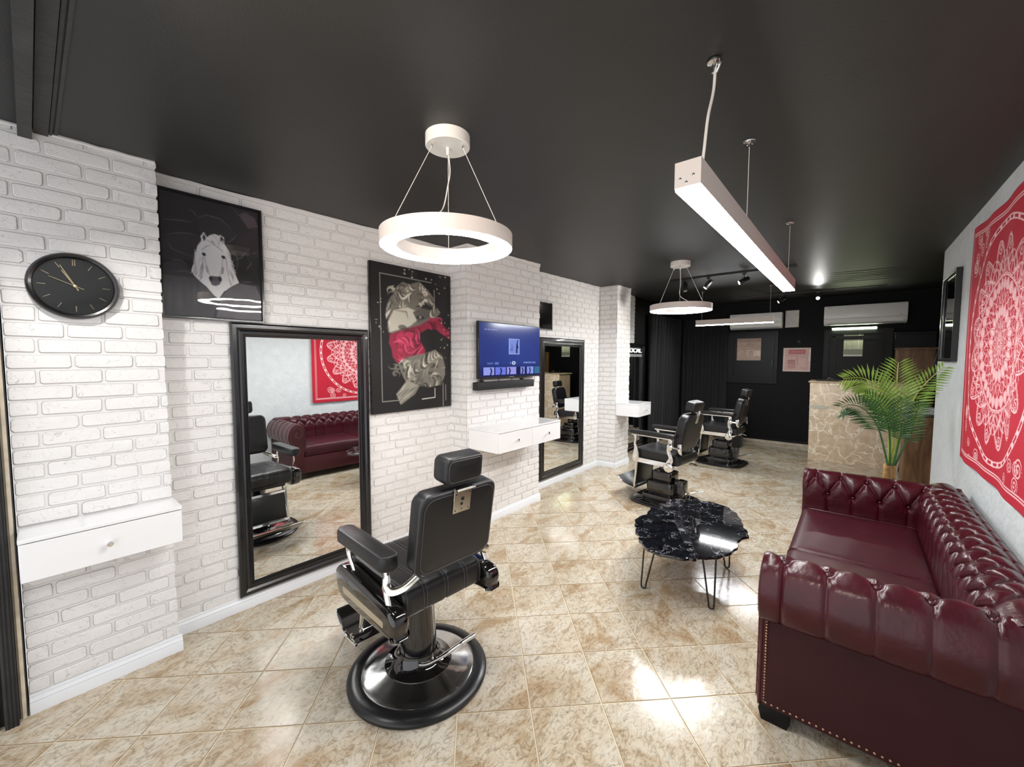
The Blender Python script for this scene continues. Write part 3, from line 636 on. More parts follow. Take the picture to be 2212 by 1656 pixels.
# tapestry -------------------------------------------------------------
tz0, tz1, ty0, ty1 = .915, 2.50, 2.62, 4.262
cv = Canvas(400, 430, (178, 16, 44)); w_, h_ = ty1-ty0, tz1-tz0
x, y = (cv.X-.5)*w_, (cv.Y-.5)*h_; r = np.hypot(x, y); th = np.arctan2(y, x); ink = np.zeros_like(r)
def ring(r0, r1, n, ph=0., fill=.0, wd=.006, kind='petal'):
    global ink
    a = ((th+ph)*n/(2*PI)) % 1.0-.5; t = (r-r0)/(r1-r0); ok = (t > 0) & (t < 1); tt = np.clip(t, 0, 1)
    half = (.46*np.sin(PI*tt**.75)**.7) if kind == 'petal' else .46*(1-tt)**.6
    arc = 2*PI*r/n; d = (half-np.abs(a))*arc
    ink = np.maximum(ink, ok*(np.abs(d) < wd)*1.0)
    if fill: ink = np.maximum(ink, ok*(d > wd*2.0)*fill)
    ink = np.maximum(ink, ok*(np.abs(a)*arc < wd*.5)*(t < .7)*(d > 0)*1.0)
    if not fill:
        ink = np.maximum(ink, ok*(np.abs(d-wd*3.2) < wd*.55)*1.0)
def circ(R, wd=.004):
    global ink
    ink = np.maximum(ink, (np.abs(r-R) < wd)*1.0)
circ(.02, .006); ring(.03, .085, 10, 0, 0, .003); ring(.085, .15, 14, .2, .0, .003); ring(.15, .225, 20, .1, .9, .004); ring(.225, .30, 24, 0, .0, .0028); ring(.30, .37, 30, .1, .8, .003)
circ(.378); circ(.388, .002); ring(.385, .47, 24, 0, 0, .004); ring(.40, .52, 16, .2, 0, .005); ring(.455, .60, 16, 0, 0, .005, 'spike'); circ(.665, .004); circ(.69, .004)
a = (th*46/(2*PI)) % 1; ink = np.maximum(ink, ((r > .668) & (r < .688) & (a < .35))*1.0)
rs = np.random.default_rng(11)
def swirl(cx, cy_, R, a0, sg, wd=.0035):
    global ink
    dx, dy = x-cx, y-cy_; rr_ = np.hypot(dx, dy); tt = np.arctan2(dy, dx)*sg+a0
    f = ((rr_/R)*2.2-tt/(2*PI)) % 1.0; ink = np.maximum(ink, ((rr_ < R) & (np.abs(f-.5) < .16))*1.0)
for k in range(16):
    an = 2*PI*k/16+.2; swirl(.555*math.cos(an), .555*math.sin(an), .045, an, 1 if k % 2 else -1)
for k in range(120):
    cx_, cyy = rs.uniform(-.68, .68), rs.uniform(-.74, .74)
    if math.hypot(cx_, cyy) < .73: continue
    swirl(cx_, cyy, rs.uniform(.03, .055), rs.uniform(0, 6), rs.choice([-1, 1]))
ex, ey = w_/2-np.abs(x), h_/2-np.abs(y); e_ = np.minimum(ex, ey)
ink[e_ < .075] = 0; ink = np.maximum(ink, (np.abs(e_-.052) < .0028)*1.0); ink = np.maximum(ink, (np.abs(e_-.066) < .0022)*1.0)
cv.mask(np.clip(ink, 0, 1), (238, 196, 200), .92)
def drape(U, V):
    P = np.zeros(U.shape+(3,)); P[..., 2] = -.035*np.sin(PI*np.clip((1-U)*1.0, 0, 1))*(1-V)+.0*U; P[..., 0] = -.010*np.sin(U*9)*np.sin(V*2.5)-.004*np.sin(U*23+V*4)
    P[..., 1] = .055*V*(1-U)*0+(-.012*np.sin(V*PI))*(1-U)*0; return P
tp = meshob('wall_hanging', cv.mesh('wall_hanging', (XR-.030, ty1, tz1), (0, -(w_), 0), (0, 0, -h_), M_CLOTH, drape))
tag(tp, 'crimson and white mandala cloth hung on the pale plaster wall above the sofa', 'tapestry')
so = tp.modifiers.new('thick', 'SOLIDIFY'); so.thickness = .0015; so.offset = 1

# ------------------------------------------------------------------ wall clock
ck = thing('wall_clock', 'round black wall clock with pale gold hands on white brick', 'clock', (P1X+BD+.002, .153, 1.927), 0)
TC = RY(PI/2)
R0 = .150
MB().lathe([(R0*.2, 0), (R0*.98, 0), (R0, .012), (R0*.985, .026), (R0*.93, .034), (R0*.87, .030), (R0*.84, .018), (R0*.2, .018)], 64, T=TC).ob('rim', M_FRAME, ck)
MB().lathe([(0.0, .0185), (R0*.845, .0185)], 64, T=TC, cap=False).ob('dial', M_DIAL, ck, ang=0)
def hand(name, ang, l0, l1, w, z, m=M_GOLD):
    b = MB(); T = TC @ TR(0, 0, 0)
    # clock angle measured clockwise from 12, seen from +x: right is +y
    c, s_ = math.cos(ang), math.sin(ang); n = Vector((0, s_, c)); t = Vector((0, c, -s_))
    pts = [n*l0-t*w/2, n*l0+t*w/2, n*l1+t*w*.3, n*l1-t*w*.3]
    b.add([(z, p.y, p.z) for p in pts]+[(z+.0012, p.y, p.z) for p in pts], [(0, 1, 2, 3), (7, 6, 5, 4), (0, 4, 5, 1), (1, 5, 6, 2), (2, 6, 7, 3), (3, 7, 4, 0)])
    return b.ob(name, m, ck, ang=0)
for k in range(12):
    if k == 0: 
        for dy in (-.0035, .0035): o = hand('hour_mark', 0, R0*.62, R0*.80, .0028, .019); o.location.y = dy
    else: hand('hour_mark', k*PI/6, R0*.60, R0*.77, .0025 if k != 6 else .0035, .019)
hand('hour_hand', math.radians(-30.5), -.02, .078, .0045, .022); hand('minute_hand', math.radians(-26), -.022, .100, .0045, .024); hand('second_hand', math.radians(-66), -.030, .088, .0028, .026)
MB().lathe([(0, .019), (.006, .019), (.006, .029), (0, .03)], 16, T=TC).ob('hub', M_GOLD, ck)
MB().lathe([(0, .0285), (R0*.86, .0285), (R0*.86, .0295), (0, .0295)], 48, T=TC, cap=False).ob('glass_pane', M_GLASS2, ck)

# ------------------------------------------------------------------ mirrors
def mirror(label, y0, y1, z0, z1, bw=.085, x=XL+BD+.001):
    t = thing('wall_mirror', label, 'mirror', (x, y0, z0)); w, h = y1-y0, z1-z0
    pr = [(0, 0), (0, .020), (bw*.12, .028), (bw*.35, .030), (bw*.5, .020), (bw*.62, .024), (bw*.8, .022), (bw*.86, .014), (bw*.97, .012), (bw, .006), (bw, 0)]
    frame_mb(w, h, bw, .03, prof=pr).ob('frame', M_FRAME, t, ang=25)
    MB().box(.002, .006, bw-.004, w-bw+.004, bw-.004, h-bw+.004).ob('mirror_glass', M_MIRROR, t, ang=0); return t
mirror('large black framed mirror behind the nearest barber chair', .795, 1.696, .088, 1.817).rotation_euler.z = math.radians(-1.3)
mirror('tall black framed mirror between the two brick piers, partly behind a white cabinet', 3.975, 5.005, .10, 1.862, .10)
m3 = mirror('dark framed mirror with white lettering beyond the far brick pier', 6.00, 7.16, .06, 1.865, .09, XL+.001-.012)
def text(s, size, parent, loc, m, name='lettering', ext=.001):
    c = bpy.data.curves.new('lettering', 'FONT'); c.body = s; c.size = size; c.extrude = ext; c.align_x = 'LEFT'; c.offset = .002
    o = bpy.data.objects.new('t', c); COL.objects.link(o); dg = bpy.context.evaluated_depsgraph_get(); me = bpy.data.meshes.new_from_object(o.evaluated_get(dg)); COL.objects.unlink(o); bpy.data.objects.remove(o)
    me.materials.clear(); me.materials.append(m); o = bpy.data.objects.new(name, me); COL.objects.link(o); o.parent = parent; o.location = loc
    o.rotation_euler = (PI/2, 0, PI/2); return o
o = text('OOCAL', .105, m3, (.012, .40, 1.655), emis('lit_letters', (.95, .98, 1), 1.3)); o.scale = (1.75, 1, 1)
MB().box(.006, .014, .36, 1.06, 1.58, 1.625).ob('ledge', M_ACG, m3, ang=0)

# small black screen on wall 2
t = thing('framed_picture', 'small glossy black framed picture high on brick above the second mirror', 'picture', (XL+BD+.001, 3.72, 1.955))
frame_mb(.50, .335, .012, .02).ob('frame', M_FRAME, t); MB().box(.003, .010, .010, .49, .010, .325).ob('print', M_GLOSS, t, ang=0); MB().box(.002, .021, .0, .50, -.006, .0).ob('edge_strip', M_ACG, t, ang=0)

# picture on the right wall
t = thing('framed_picture', 'glass-fronted framed picture at the far end of the plaster wall', 'picture', (XR-.003, 5.50, 1.585), PI)
fw_, fh_ = .68, .755
frame_mb(fw_, fh_, .028, .035).ob('frame', M_FRAME, t)
cv = Canvas(60, 70, (48, 40, 42)); cv.poly([(0, 0), (1, 0), (1, .25), (.5, .4), (0, .3)], (70, 36, 40), 1, 3); cv.poly([(.1, .2), (.5, .22), (.5, .5), (.15, .55)], (120, 120, 126), 1, 3); cv.poly([(.3, .45), (.6, .42), (.75, .6), (.8, .9), (.3, .95)], (150, 150, 152), 1, 4); cv.poly([(0, .82), (.5, .8), (.6, 1), (0, 1)], (196, 196, 190), 1, 2); cv.ell(.5, .58, .12, .02, (235, 215, 150), 1, 1)
cv.a = np.clip(cv.a*1.6, 0, 1)
meshob('print', cv.mesh('print', (.010, .026, fh_-.026), (0, fw_-.052, 0), (0, 0, -(fh_-.052)), M_PRINT), t)
MB().box(.014, .017, .024, fw_-.024, .024, fh_-.024).ob('glass_pane', M_GLASS2, t, ang=0)

# ------------------------------------------------------------------ floating white cabinets
def knob_mb(T): return MB().lathe([(0, 0), (.006, 0), (.005, .012), (.012, .018), (.0135, .024), (.011, .029), (0, .030)], 20, T=T)
def cabinet(label, x, y0, y1, z0, z1, dep, drawers, group='floating white drawer cabinets'):
    t = thing('floating_cabinet', label, 'cabinet', (x, y0, z0), 0, group); w, h = y1-y0, z1-z0
    MB().rbox(0, dep-.018, .001, w-.001, 0, h-.018, .001, 1).ob('body', M_WHITE, t); MB().rbox(0, dep, 0, w, h-.017, h, .002, 1).ob('top_board', M_WHITE, t)
    n = drawers
    for k in range(n):
        a, b = .003+(w-.006)*k/n, .003+(w-.006)*(k+1)/n-(.003 if k < n-1 else 0)
        d = MB().rbox(dep-.017, dep-.001, a, b, .002, h-.021, .0015, 1).ob('drawer_front', M_WHITE, t)
        kn = knob_mb(TR(dep-.001, (a+b)/2, h*.47) @ RY(PI/2)).ob('knob', M_CHROME, d)
    return t
cabinet('floating white one-drawer cabinet on the nearest brick pier below the clock', P1X+BD, -.064, .470, .668, .852, .190, 1)
cabinet('floating white two-drawer cabinet on the middle brick pier below the television', P2X+BD, 2.575, 3.525, .778, .972, .375, 2)
cabinet('small floating white drawer cabinet on the far brick pier', P3X+BD, 5.482, 5.935, .782, .969, .340, 1)

# ------------------------------------------------------------------ television and soundbar
tv = thing('television', 'wall television with a blue menu on screen', 'television', (P2X+BD, 2.640, 1.415)); tw, thh = .940, .530
MB().box(.0, .03, .25, .7, .15, .4).ob('wall_bracket', M_BLACKP, tv, ang=0)
MB().rbox(.03, .062, 0, tw, 0, thh, .004, 1).ob('housing', M_BLACKP, tv)
cv = Canvas(210, 118, (48, 68, 146))
gx, gy = cv.X, cv.Y; cv.mask(np.clip(np.hypot((gx-.6)*1.1, gy-.45)*1.0, 0, 1), (14, 26, 92), .75); cv.mask(np.clip((gy-.75)*6, 0, 1), (12, 20, 76), .8)
def R(a, b, c, d, col, al=1.): cv.poly([(a, b), (c, b), (c, d), (a, d)], col, al)
for k in range(15):
    if k % 5 != 3: R(.075+k*.0125, .115, .083+k*.0125, .135, (150, 165, 225))
R(.075, .175, .34, .181, (110, 130, 210)); R(.45, .27, .63, .58, (150, 168, 232)); R(.46, .29, .62, .56, (122, 142, 220))
cv.line([(.585, .38), (.58, .54)], .012, (16, 22, 70), 1); cv.line([(.60, .30), (.585, .37), (.60, .44)], .008, (16, 22, 70), 1); cv.line([(.50, .40), (.505, .50)], .006, (70, 90, 170)); cv.line([(.47, .50), (.50, .47)], .004, (60, 76, 160))
R(.08, .675, .93, .682, (150, 165, 230))
for k in range(7): R(.12+k*.012, .735, .128+k*.012, .75, (120, 140, 215)); R(.12+k*.012, .765, .128+k*.012, .775, (110, 130, 205))
for k in range(5): R(.23+k*.012, .725, .239+k*.012, .775, (110, 130, 205))
for k in range(18):
    if k != 12: R(.70+k*.0125, .72, .708+k*.0125, .75, (130, 150, 220))
cv.ell(.53, .745, .03, .035, (215, 225, 250)); cv.ell(.53, .745, .014, .018, (50, 70, 160)); R(.47, .73, .482, .76, (150, 170, 230)); R(.57, .725, .577, .745, (150, 170, 230))
for a, b, col in ((.06, .22, (150, 158, 236)), (.24, .40, (112, 124, 226)), (.42, .57, (158, 154, 232)), (.65, .72, (140, 150, 230)), (.76, .88, (140, 154, 234)), (.90, 1., (50, 110, 150))): R(a, .825, b, .97, col)
for a in (.17, .32, .46, .68, .81): cv.line([(a, .85), (a+.012, .90), (a-.004, .96)], .010, (16, 24, 80), 1)
R(.585, .82, .64, .975, (14, 22, 70))
meshob('screen', cv.mesh('screen', (.0630, .008, thh-.010), (0, tw-.014, 0), (0, 0, -(thh-.026)), printm('screen_image', .15, .85)), tv)
MB().box(.0625, .0640, tw*.46, tw*.54, .006, .010).ob('logo_strip', M_ACG, tv, ang=0)
sb = thing('soundbar', 'long black soundbar mounted under the television', 'speaker', (P2X+BD, 2.612, 1.310)); MB().rbox(.012, .085, 0, .84, 0, .075, .006, 2).ob('housing', M_TVD, sb)
[MB().box(0, .02, a, a+.04, .02, .09).ob('bracket', M_BLACKP, sb, ang=0) for a in (.1, .7)]
[MB().tube(smooth_path(p), .0035, 6).ob('cable', M_BLACKP, sb) for p in ([(.02, .05, .075), (.03, .10, .10), (.02, .16, .105)], [(.02, .35, .07), (.02, .35, .12)], [(.02, .55, .07), (.02, .55, .12)])]

# ------------------------------------------------------------------ ring pendant lamps
def ring_lamp(label, cx, cy_, R, zb, canx, cany, canr=.10, hgt=.062, rot=0, lm=None):
    zc_ = ceil_z(cany); t = thing('ring_pendant_lamp', label, 'lamp', (cx, cy_, zb), 0, 'white ring pendant lamps'); wd = R*.245
    MB().lathe([(R-wd, .004), (R-wd, hgt), (R, hgt), (R, .0), (R-.004, .0), (R-.004, .006), (R-wd+.002, .006)], 96, cap=False).ob('ring_housing', M_LAMPW, t, ang=30)
    MB().lathe([(R-wd+.001, .004), (R-wd+.003, -.0025), (R-.007, -.0025), (R-.0045, .003)], 96, cap=False).ob('diffuser', lm or M_LIGHT, t, fixn=True)
    dx, dy = canx-cx, cany-cy_; top = zc_-zb
    MB().lathe([(0, top-.052), (canr-.004, top-.052), (canr, top-.048), (canr, top-.001), (0, top-.001)], 48, c=(dx, dy)).ob('canopy', M_LAMPW2, t)
    for a in (0.3, 2.4, 4.5):
        a += rot; c, s_ = math.cos(a), math.sin(a)
        w_ = MB().tube([(dx+canr*.75*c, dy+canr*.75*s_, top-.06), ((R-wd/2)*c, (R-wd/2)*s_, hgt)], .0015, 5).ob('suspension_wire', M_LAMPW2, t)
        MB().lathe([(0, top-.072), (.004, top-.07), (.0055, top-.06), (.0055, top-.051)], 12, c=(dx+canr*.75*c, dy+canr*.75*s_)).ob('cable_gland', M_CHROME, w_)
    MB().tube(smooth_path([(dx, dy, top-.05), (dx+.003, dy+.01, top-.15), (dx+.012, dy-.01, (top+hgt)/2), (dx+.02, dy-.05, hgt+.10), ((R-wd/2)*.55, -(R-wd/2)*.80, hgt)]), .0028, 6).ob('power_cable', M_LAMPW2, t)
    MB().lathe([(0, top-.085), (.006, top-.085), (.008, top-.052)], 12, c=(dx, dy)).ob('cable_grip', M_LAMPW2, t)
    return t
ring_lamp('white ring pendant lamp nearest the camera, above the front barber chair', -1.462, 1.268, .300, 2.104, -1.457, 1.271)
ring_lamp('white ring pendant lamp further back, above the middle barber chair', -1.468, 4.545, .312, 2.118, -1.49, 4.575, rot=.5, lm=M_LIGHTI)
# linear pendants
def bar_lamp(label, x0, x1, y0, y1, zb, h, wires, cable=None, lm=None):
    t = thing('linear_pendant_lamp', label, 'lamp', ((x0+x1)/2, (y0+y1)/2, zb), 0, 'white linear pendant lamps'); cx, cy_ = (x0+x1)/2, (y0+y1)/2
    MB().box(x0-cx, x1-cx, y0-cy_, y1-cy_, .003, h).ob('housing', M_LAMPW, t, ang=0)
    MB().box(x0-cx+.002, x1-cx-.002, y0-cy_+.003, y1-cy_-.003, -.005, .0029).ob('diffuser', lm or M_LIGHT, t, ang=0)
    for (x, y) in wires:
        zt = ceil_z(y)-zb; w_ = MB().tube([(x-cx, y-cy_, h), (x-cx, y-cy_, zt)], .0016, 6).ob('suspension_wire', M_LAMPW2, t)
        MB().lathe([(.001, zt-.028), (.006, zt-.027), (.007, zt-.008), (.026, zt-.005), (.028, zt-.001)], 20, c=(x-cx, y-cy_)).ob('ceiling_anchor', M_STEEL, w_)
    if cable: MB().tube(smooth_path([(a-cx, b-cy_, c-zb) for a, b, c in cable]), .0048, 8).ob('power_cable', M_LAMPW2, t)
    if y1-y0 > x1-x0:
        for dx, dz in ((-.022, .030), (.018, .034), (-.003, .016)): MB().lathe([(0, 0), (.0042, 0), (.0042, .0015), (0, .002)], 12, T=TR(dx, y0-cy_, dz) @ RX(PI/2)).ob('screw', M_CHROME, t)
    return t
bar_lamp('long white linear pendant lamp running towards the back, right of the rings', -.470, -.390, 1.365, 3.900, 2.142, .083, [(-.424, 2.225), (-.426, 3.78)], [(-.405, 1.545, ceil_z(1.5)), (-.402, 1.52, 2.50), (-.398, 1.45, 2.38), (-.395, 1.41, 2.27), (-.396, 1.40, 2.226)])
MB().tube(smooth_path([(-.40, 1.55, ceil_z(1.5)), (-.385, 1.53, 2.59), (-.40, 1.54, 2.565)]), .004, 8).lathe([(.001, 2.565), (.007, 2.567), (.007, 2.595), (.022, 2.60), (.022, 2.606)], 16, c=(-.408, 1.54)).ob('ceiling_hook', M_STEEL, bpy.data.objects['linear_pendant_lamp']).location = (.430, -2.6325, -2.142)
bar_lamp('shorter white linear pendant lamp across the back of the room', -2.012, -.945, 6.99, 7.07, 2.143, .083, [(-1.93, 7.03), (-.992, 7.03)], lm=M_LIGHTI)

# ------------------------------------------------------------------ track lights
def track(label, x0, x1, y, yo=0):
    z = ceil_z(y); t = MB().box(x0, x1, y-.017, y+.017, z-.020, z-.001).ob('track_rail', M_BLACKP, ang=0); tag(t, label, 'track light'); return t
track('black lighting track rail across the ceiling behind the far ring lamp', -1.95, -.55, 5.60); track('black lighting track rail near the back wall', -1.60, -.30, 8.05)
def spot(label, x, y, aim, lit=True, st=None, ztop=None, col=(1, .97, .92), ang=75):
    z = (ztop or ceil_z(y))-.020; t = thing('spotlight', label, 'spotlight', (x, y, z), 0, 'black track spotlights')
    d = Vector(aim).normalized(); T = TR(0, 0, -.085) @ d.to_track_quat('Z', 'Y').to_matrix().to_4x4()
    MB().box(-.02, .02, -.012, .012, -.022, 0).tube([(0, 0, -.02), (0, 0, -.05)], .006, 8).box(-.032, .032, -.008, .008, -.055, -.048).box(-.033, -.029, -.008, .008, -.09, -.05).box(.029, .033, -.008, .008, -.09, -.05).ob('mounting_arm', M_BLACKP, t)
    MB().lathe([(0, -.06), (.020, -.06), (.027, -.05), (.028, .062), (.026, .066), (.023, .06), (.0, .052)], 28, T=T).ob('barrel', M_BLACKP, t)
    MB().lathe([(0, .0535), (.022, .0605), (.0215, .0615), (0, .056)], 24, T=T, cap=False).ob('lens', M_SPOTL if lit else M_ACG, t)
    if lit and st:
        l = bpy.data.lights.new('spot_beam', 'SPOT'); l.energy = st; l.color = col; l.spot_size = math.radians(ang); l.spot_blend = .6; l.shadow_soft_size = .02; lo = bpy.data.objects.new('spot_beam', l); COL.objects.link(lo); lo.parent = t
        lo.matrix_local = T @ TR(0, 0, .075) @ RX(PI)
    return t
spot('unlit black spotlight at the left end of the track rail', -1.763, 5.62, (.15, -.25, -1), False)
spot('lit black spotlight pointing down and left, middle of the track rail', -1.475, 5.62, (-.55, -.35, -.75), st=28, ang=115)
spot('lit black spotlight tilted left, beside the end of the long linear lamp', -1.075, 5.62, (-.85, -.50, -.50), st=42, ang=120)
spot('black spotlight near the back wall with a sliver of lit lens', -.975, 8.04, (-.85, -.35, -.65), st=45)
spot('glaring spotlight near the back wall aimed at the room', -.50, 8.06, (.03, -1, -.42), st=22)
spot('black spotlight with a lit white lens at the shop entrance ceiling', -2.10, -.10, (-.2, .45, -.9), st=25, ztop=2.56, ang=110)
for k, x in enumerate((-1.0, .05)): spot(['black entrance spotlight over the doorway, nearer the brick wall', 'black entrance spotlight over the doorway, nearer the plaster wall'][k], x, -.16, (-.45, 1, -.18), st=48, ztop=2.56, col=(1, .86, .74), ang=90)
cb_ = MB().tube(smooth_path([(-1.30, 7.2, ceil_z(7.2)-.004), (-1.22, 7.6, ceil_z(7.6)-.004), (-1.10, 7.9, ceil_z(7.9)-.004), (-.5, 8.0, ceil_z(8)-.004), (.3, 8.05, ceil_z(8)-.004)]), .004, 6).ob('ceiling_cable', M_BLACKP); tag(cb_, 'thin black cable run across the dark ceiling by the back wall', 'cable')

# ------------------------------------------------------------------ barber chairs
def stitched_box(mb, st, x0, x1, y0, y1, z0, z1, r, T=None):
    mb.rbox(x0, x1, y0, y1, z0, z1, r, 5, T=T)
def loop_path(x, y0, y1, z0, z1, r, T, n=6):
    pts = []
    for cx_, cz_, a0 in ((y1-r, z1-r, 0), (y0+r, z1-r, PI/2), (y0+r, z0+r, PI), (y1-r, z0+r, 1.5*PI)):
        for k in range(n+1): a = a0+PI/2*k/n; pts.append(T @ Vector((x, cx_+r*math.cos(a), cz_+r*math.sin(a))))
    return pts
def slab(mb, x0, x1, y0, y1, z0, z1, r, e=.014, T=Matrix.Identity(4), mi=0, bend=0.):
    """upholstered slab: outline rounded by r in the y-z plane, faces softened by e"""
    prof = [(0, e), (e*.3, e*.3), (e, 0)]; sec = [(x0, e*1.6), (x0+e*.15, e*.7), (x0+e*.6, e*.15), (x0+e*1.2, 0), (x1-e*1.2, 0), (x1-e*.6, e*.15), (x1-e*.15, e*.7), (x1, e*1.6)]
    rows = []
    for xx, ins in sec:
        rows.append([v for v in loop_path(xx, y0+ins, y1-ins, z0+ins, z1-ins, max(r-ins, .004), Matrix.Identity(4))])
    n = len(rows[0]); vs = [Vector(p) for r_ in rows for p in r_]; fs = []
    if bend:
        ym = (y0+y1)/2; hw_ = (y1-y0)/2
        for v in vs: v.x += bend*((v.y-ym)/hw_)**2
    for i in range(len(rows)-1):
        for k in range(n): fs.append((i*n+k, i*n+(k+1) % n, (i+1)*n+(k+1) % n, (i+1)*n+k))
    # caps with a centre ring so a bend stays smooth
    for base, rv in ((0, True), ((len(rows)-1)*n, False)):
        c = len(vs); ym, zm = (y0+y1)/2, (z0+z1)/2
        for k in range(n): p = vs[base+k]; q_ = Vector((p.x, ym+(p.y-ym)*.5, zm+(p.z-zm)*.5)); 
        ring_ = []
        for k in range(n):
            p = vs[base+k]; yy, zz = ym+(p.y-ym)*.5, zm+(p.z-zm)*.5; xb = (x0 if rv else x1)+(bend*((yy-ym)/((y1-y0)/2))**2 if bend else 0); ring_.append(Vector((xb, yy, zz)))
        vs += ring_
        for k in range(n):
            q4 = (base+k, base+(k+1) % n, c+(k+1) % n, c+k); fs.append(q4[::-1] if rv else q4)
        fs.append(tuple(c+k for k in range(n)) if rv else tuple(c+k for k in range(n))[::-1])
    mb.add([T @ v for v in vs], fs, mi); return mb

def chair_modern(label, loc, yaw):
    t = thing('barber_chair', label, 'barber chair', (loc[0], loc[1], 0), yaw, 'black barber chairs')
    MB().lathe([(.335, 0), (.346, .004), (.347, .016), (.338, .026), (.315, .034), (.286, .036), (.279, .032), (.279, .006)], 72).ob('rubber_rim', M_RUBBER, t)
    MB().lathe([(.280, .030), (.272, .034), (.24, .040), (.20, .050), (.165, .062)], 72, cap=False).ob('base_plate', M_STEEL, t)
    MB().lathe([(.168, .060), (.166, .066), (.14, .074), (.112, .090), (.100, .112), (.096, .13)], 64, cap=False).ob('base_dome', M_GLOSS, t)
    MB().lathe([(.095, .10), (.092, .15), (.086, .26), (.082, .36), (.088, .40), (.10, .43), (.10, .445), (0, .445)], 48).ob('column', M_GLOSS, t)
    MB().tube(smooth_path([(-.085, .055, .105), (-.105, .02, .100), (-.125, -.06, .108), (-.14, -.16, .125), (-.15, -.25, .135)]), [.009]*8+[.009]*9+[.011]*8+[.013]*8, 10).ob('pump_lever', M_CHROME, t)
    # seat
    st = MB(); 
    prof = [(-.22, .472), (-.236, .485), (-.242, .53), (-.236, .575), (-.21, .597), (-.15, .604), (0, .600), (.14, .603), (.22, .604), (.262, .594), (.282, .566), (.286, .525), (.276, .488), (.25, .470)]
    n = 24; ys = np.linspace(-.220, .220, 29); P = []
    pp = np.array(smooth_path(prof, 4))
    for y in ys:
        g = 0.
        for sy_ in (-.115, 0, .115): g = max(g, math.exp(-((y-sy_)/.006)**2))
        e_ = max(0., (abs(y)-.196)/.024); sc = 1-.055*e_**2.; cx_, cz_ = .02, .537
        P.append([(cx_+(a-cx_)*(sc-.0*g)-(a-cx_)/abs(a-cx_+1e-9)*.003*g, y, cz_+(b-cz_)*(1-.12*e_**2-.05*g)) for a, b in pp])
    P = np.array(P); st.grid(P); st.add([tuple(p) for p in P[0]], [tuple(range(len(pp)))]); st.add([tuple(p) for p in P[-1]], [tuple(range(len(pp)))[::-1]])
    st.add([(-.20, -.21, .475), (.24, -.21, .475), (.24, .21, .475), (-.20, .21, .475)], [(0, 1, 2, 3)])
    seat = st.ob('seat', M_LEATHER, t, ang=60)
    for sy_ in (-.115, 0, .115):
        for k in (-1, 1):
            MB().tube([(a+(-.0012 if a < 0 else .0012), sy_+k*.0085, b+(.0012 if b > .54 else -.0005)) for a, b in pp[2:-2]], .0007, 4).ob('stitching', M_STITCH, seat)
    for k in (-1, 1): MB().tube([(a, k*.207, .537+(b-.537)*1.0+.0006) for a, b in pp[3:-3]], .0008, 4).ob('stitching', M_STITCH, seat)
    MB().rbox(-.17, .22, -.18, .18, .440, .476, .01, 2).ob('seat_frame', M_BLACKP, t)
    # side shells
    for s in (-1, 1):
        y0, y1 = (.222, .305) if s > 0 else (-.305, -.222)
        poly = [(-.285, .455), (-.262, .430), (.12, .418), (.22, .432), (.262, .475), (.272, .53), (.262, .565), (.20, .585), (-.02, .570), (-.22, .556), (-.275, .535), (-.292, .50)]
        sh = MB().prism([(a, b) for a, b in smooth_path(poly+[poly[0]], 4)[:-1]], y0, y1, 'y', bev=.024, seg=4).ob('side_shell', M_GLOSS, t, ang=60)
        yy = y1+.0015 if s > 0 else y0-.0015
        MB().prism([(-.21, .478), (-.205, .47), (.17, .470), (.178, .478), (.178, .496), (.17, .503), (-.205, .499), (-.21, .492)], min(yy, yy-.004*s), max(yy, yy-.004*s), 'y').ob('trim_strip', M_CREAMM, sh)
        # arm
        T = TR(0, s*.255, 0)
        ay = MB()
        slab(ay, -.035, .035, -.24, .245, -.047, .047, .0, .012) if False else None
        arm = thing_arm = MB()
        outl = []
        for a in np.linspace(-PI/2, PI/2, 9): outl.append((.215+.040*math.cos(a), .044*math.sin(a)))
        for a in np.linspace(PI/2, 1.5*PI, 9): outl.append((-.185+.034*math.cos(a), .044*math.sin(a)))
        arm.prism([(a, b+s*.265) for a, b in outl], .702, .768, 'z', bev=.012, seg=3)
        ar = arm.ob('armrest', M_LEATHER, t, ang=60)
        MB().tube([(a*.975, b*.90+s*.265, .7675) for a, b in outl], .0008, 4, closed=True).ob('stitching', M_STITCH, ar)
        # front and rear supports
        MB().tube(smooth_path([(.155, s*.272, .705), (.185, s*.272, .675), (.180, s*.270, .64), (.150, s*.268, .60), (.125, s*.268, .565)]), [.011]*8+[.012]*8+[.011]*8+[.010]*9, 8, flat=.5).ob('arm_support', M_CHROME, t)
        br = MB().tube(smooth_path([(-.150, s*.262, .71), (-.165, s*.262, .68), (-.178, s*.268, .655), (-.180, s*.274, .61), (-.205, s*.276, .55)]), [.010]*8+[.014]*8+[.017]*8+[.013]*9, 8, flat=.45).ob('rear_bracket', M_CHROME, t)
        MB().tube(smooth_path([(-.176, s*.268, .660), (-.190, s*.275, .635), (-.225, s*.272, .622), (-.262, s*.235, .640), (-.278, s*.18, .675)]), [.017]*33, 8, flat=.35).ob('back_bracket', M_CREAMM, br)
    # backrest
    T = TR(-.308, 0, .668) @ RY(-math.radians(9.0))
    bk = slab(MB(), .0, .088, -.210, .210, .0, .372, .055, .016, T).ob('backrest', M_LEATHER, t, ang=60)
    for k, xx in ((0, -.0005), (1, .012)): MB().tube(loop_path(xx, -.210+.017*(1-k)+.001, .210-.017*(1-k)-.001, .017*(1-k)+.001, .372-.017*(1-k)-.001, .052, T), .0009, 4, closed=True).ob('stitching', M_STITCH, bk)
    T2 = T @ TR(-.020, 0, .40) @ RY(math.radians(3))
    hr = slab(MB(), .0, .098, -.104, .104, .0, .122, .030, .014, T2, bend=.012).ob('headrest', M_LEATHER, t, ang=60)
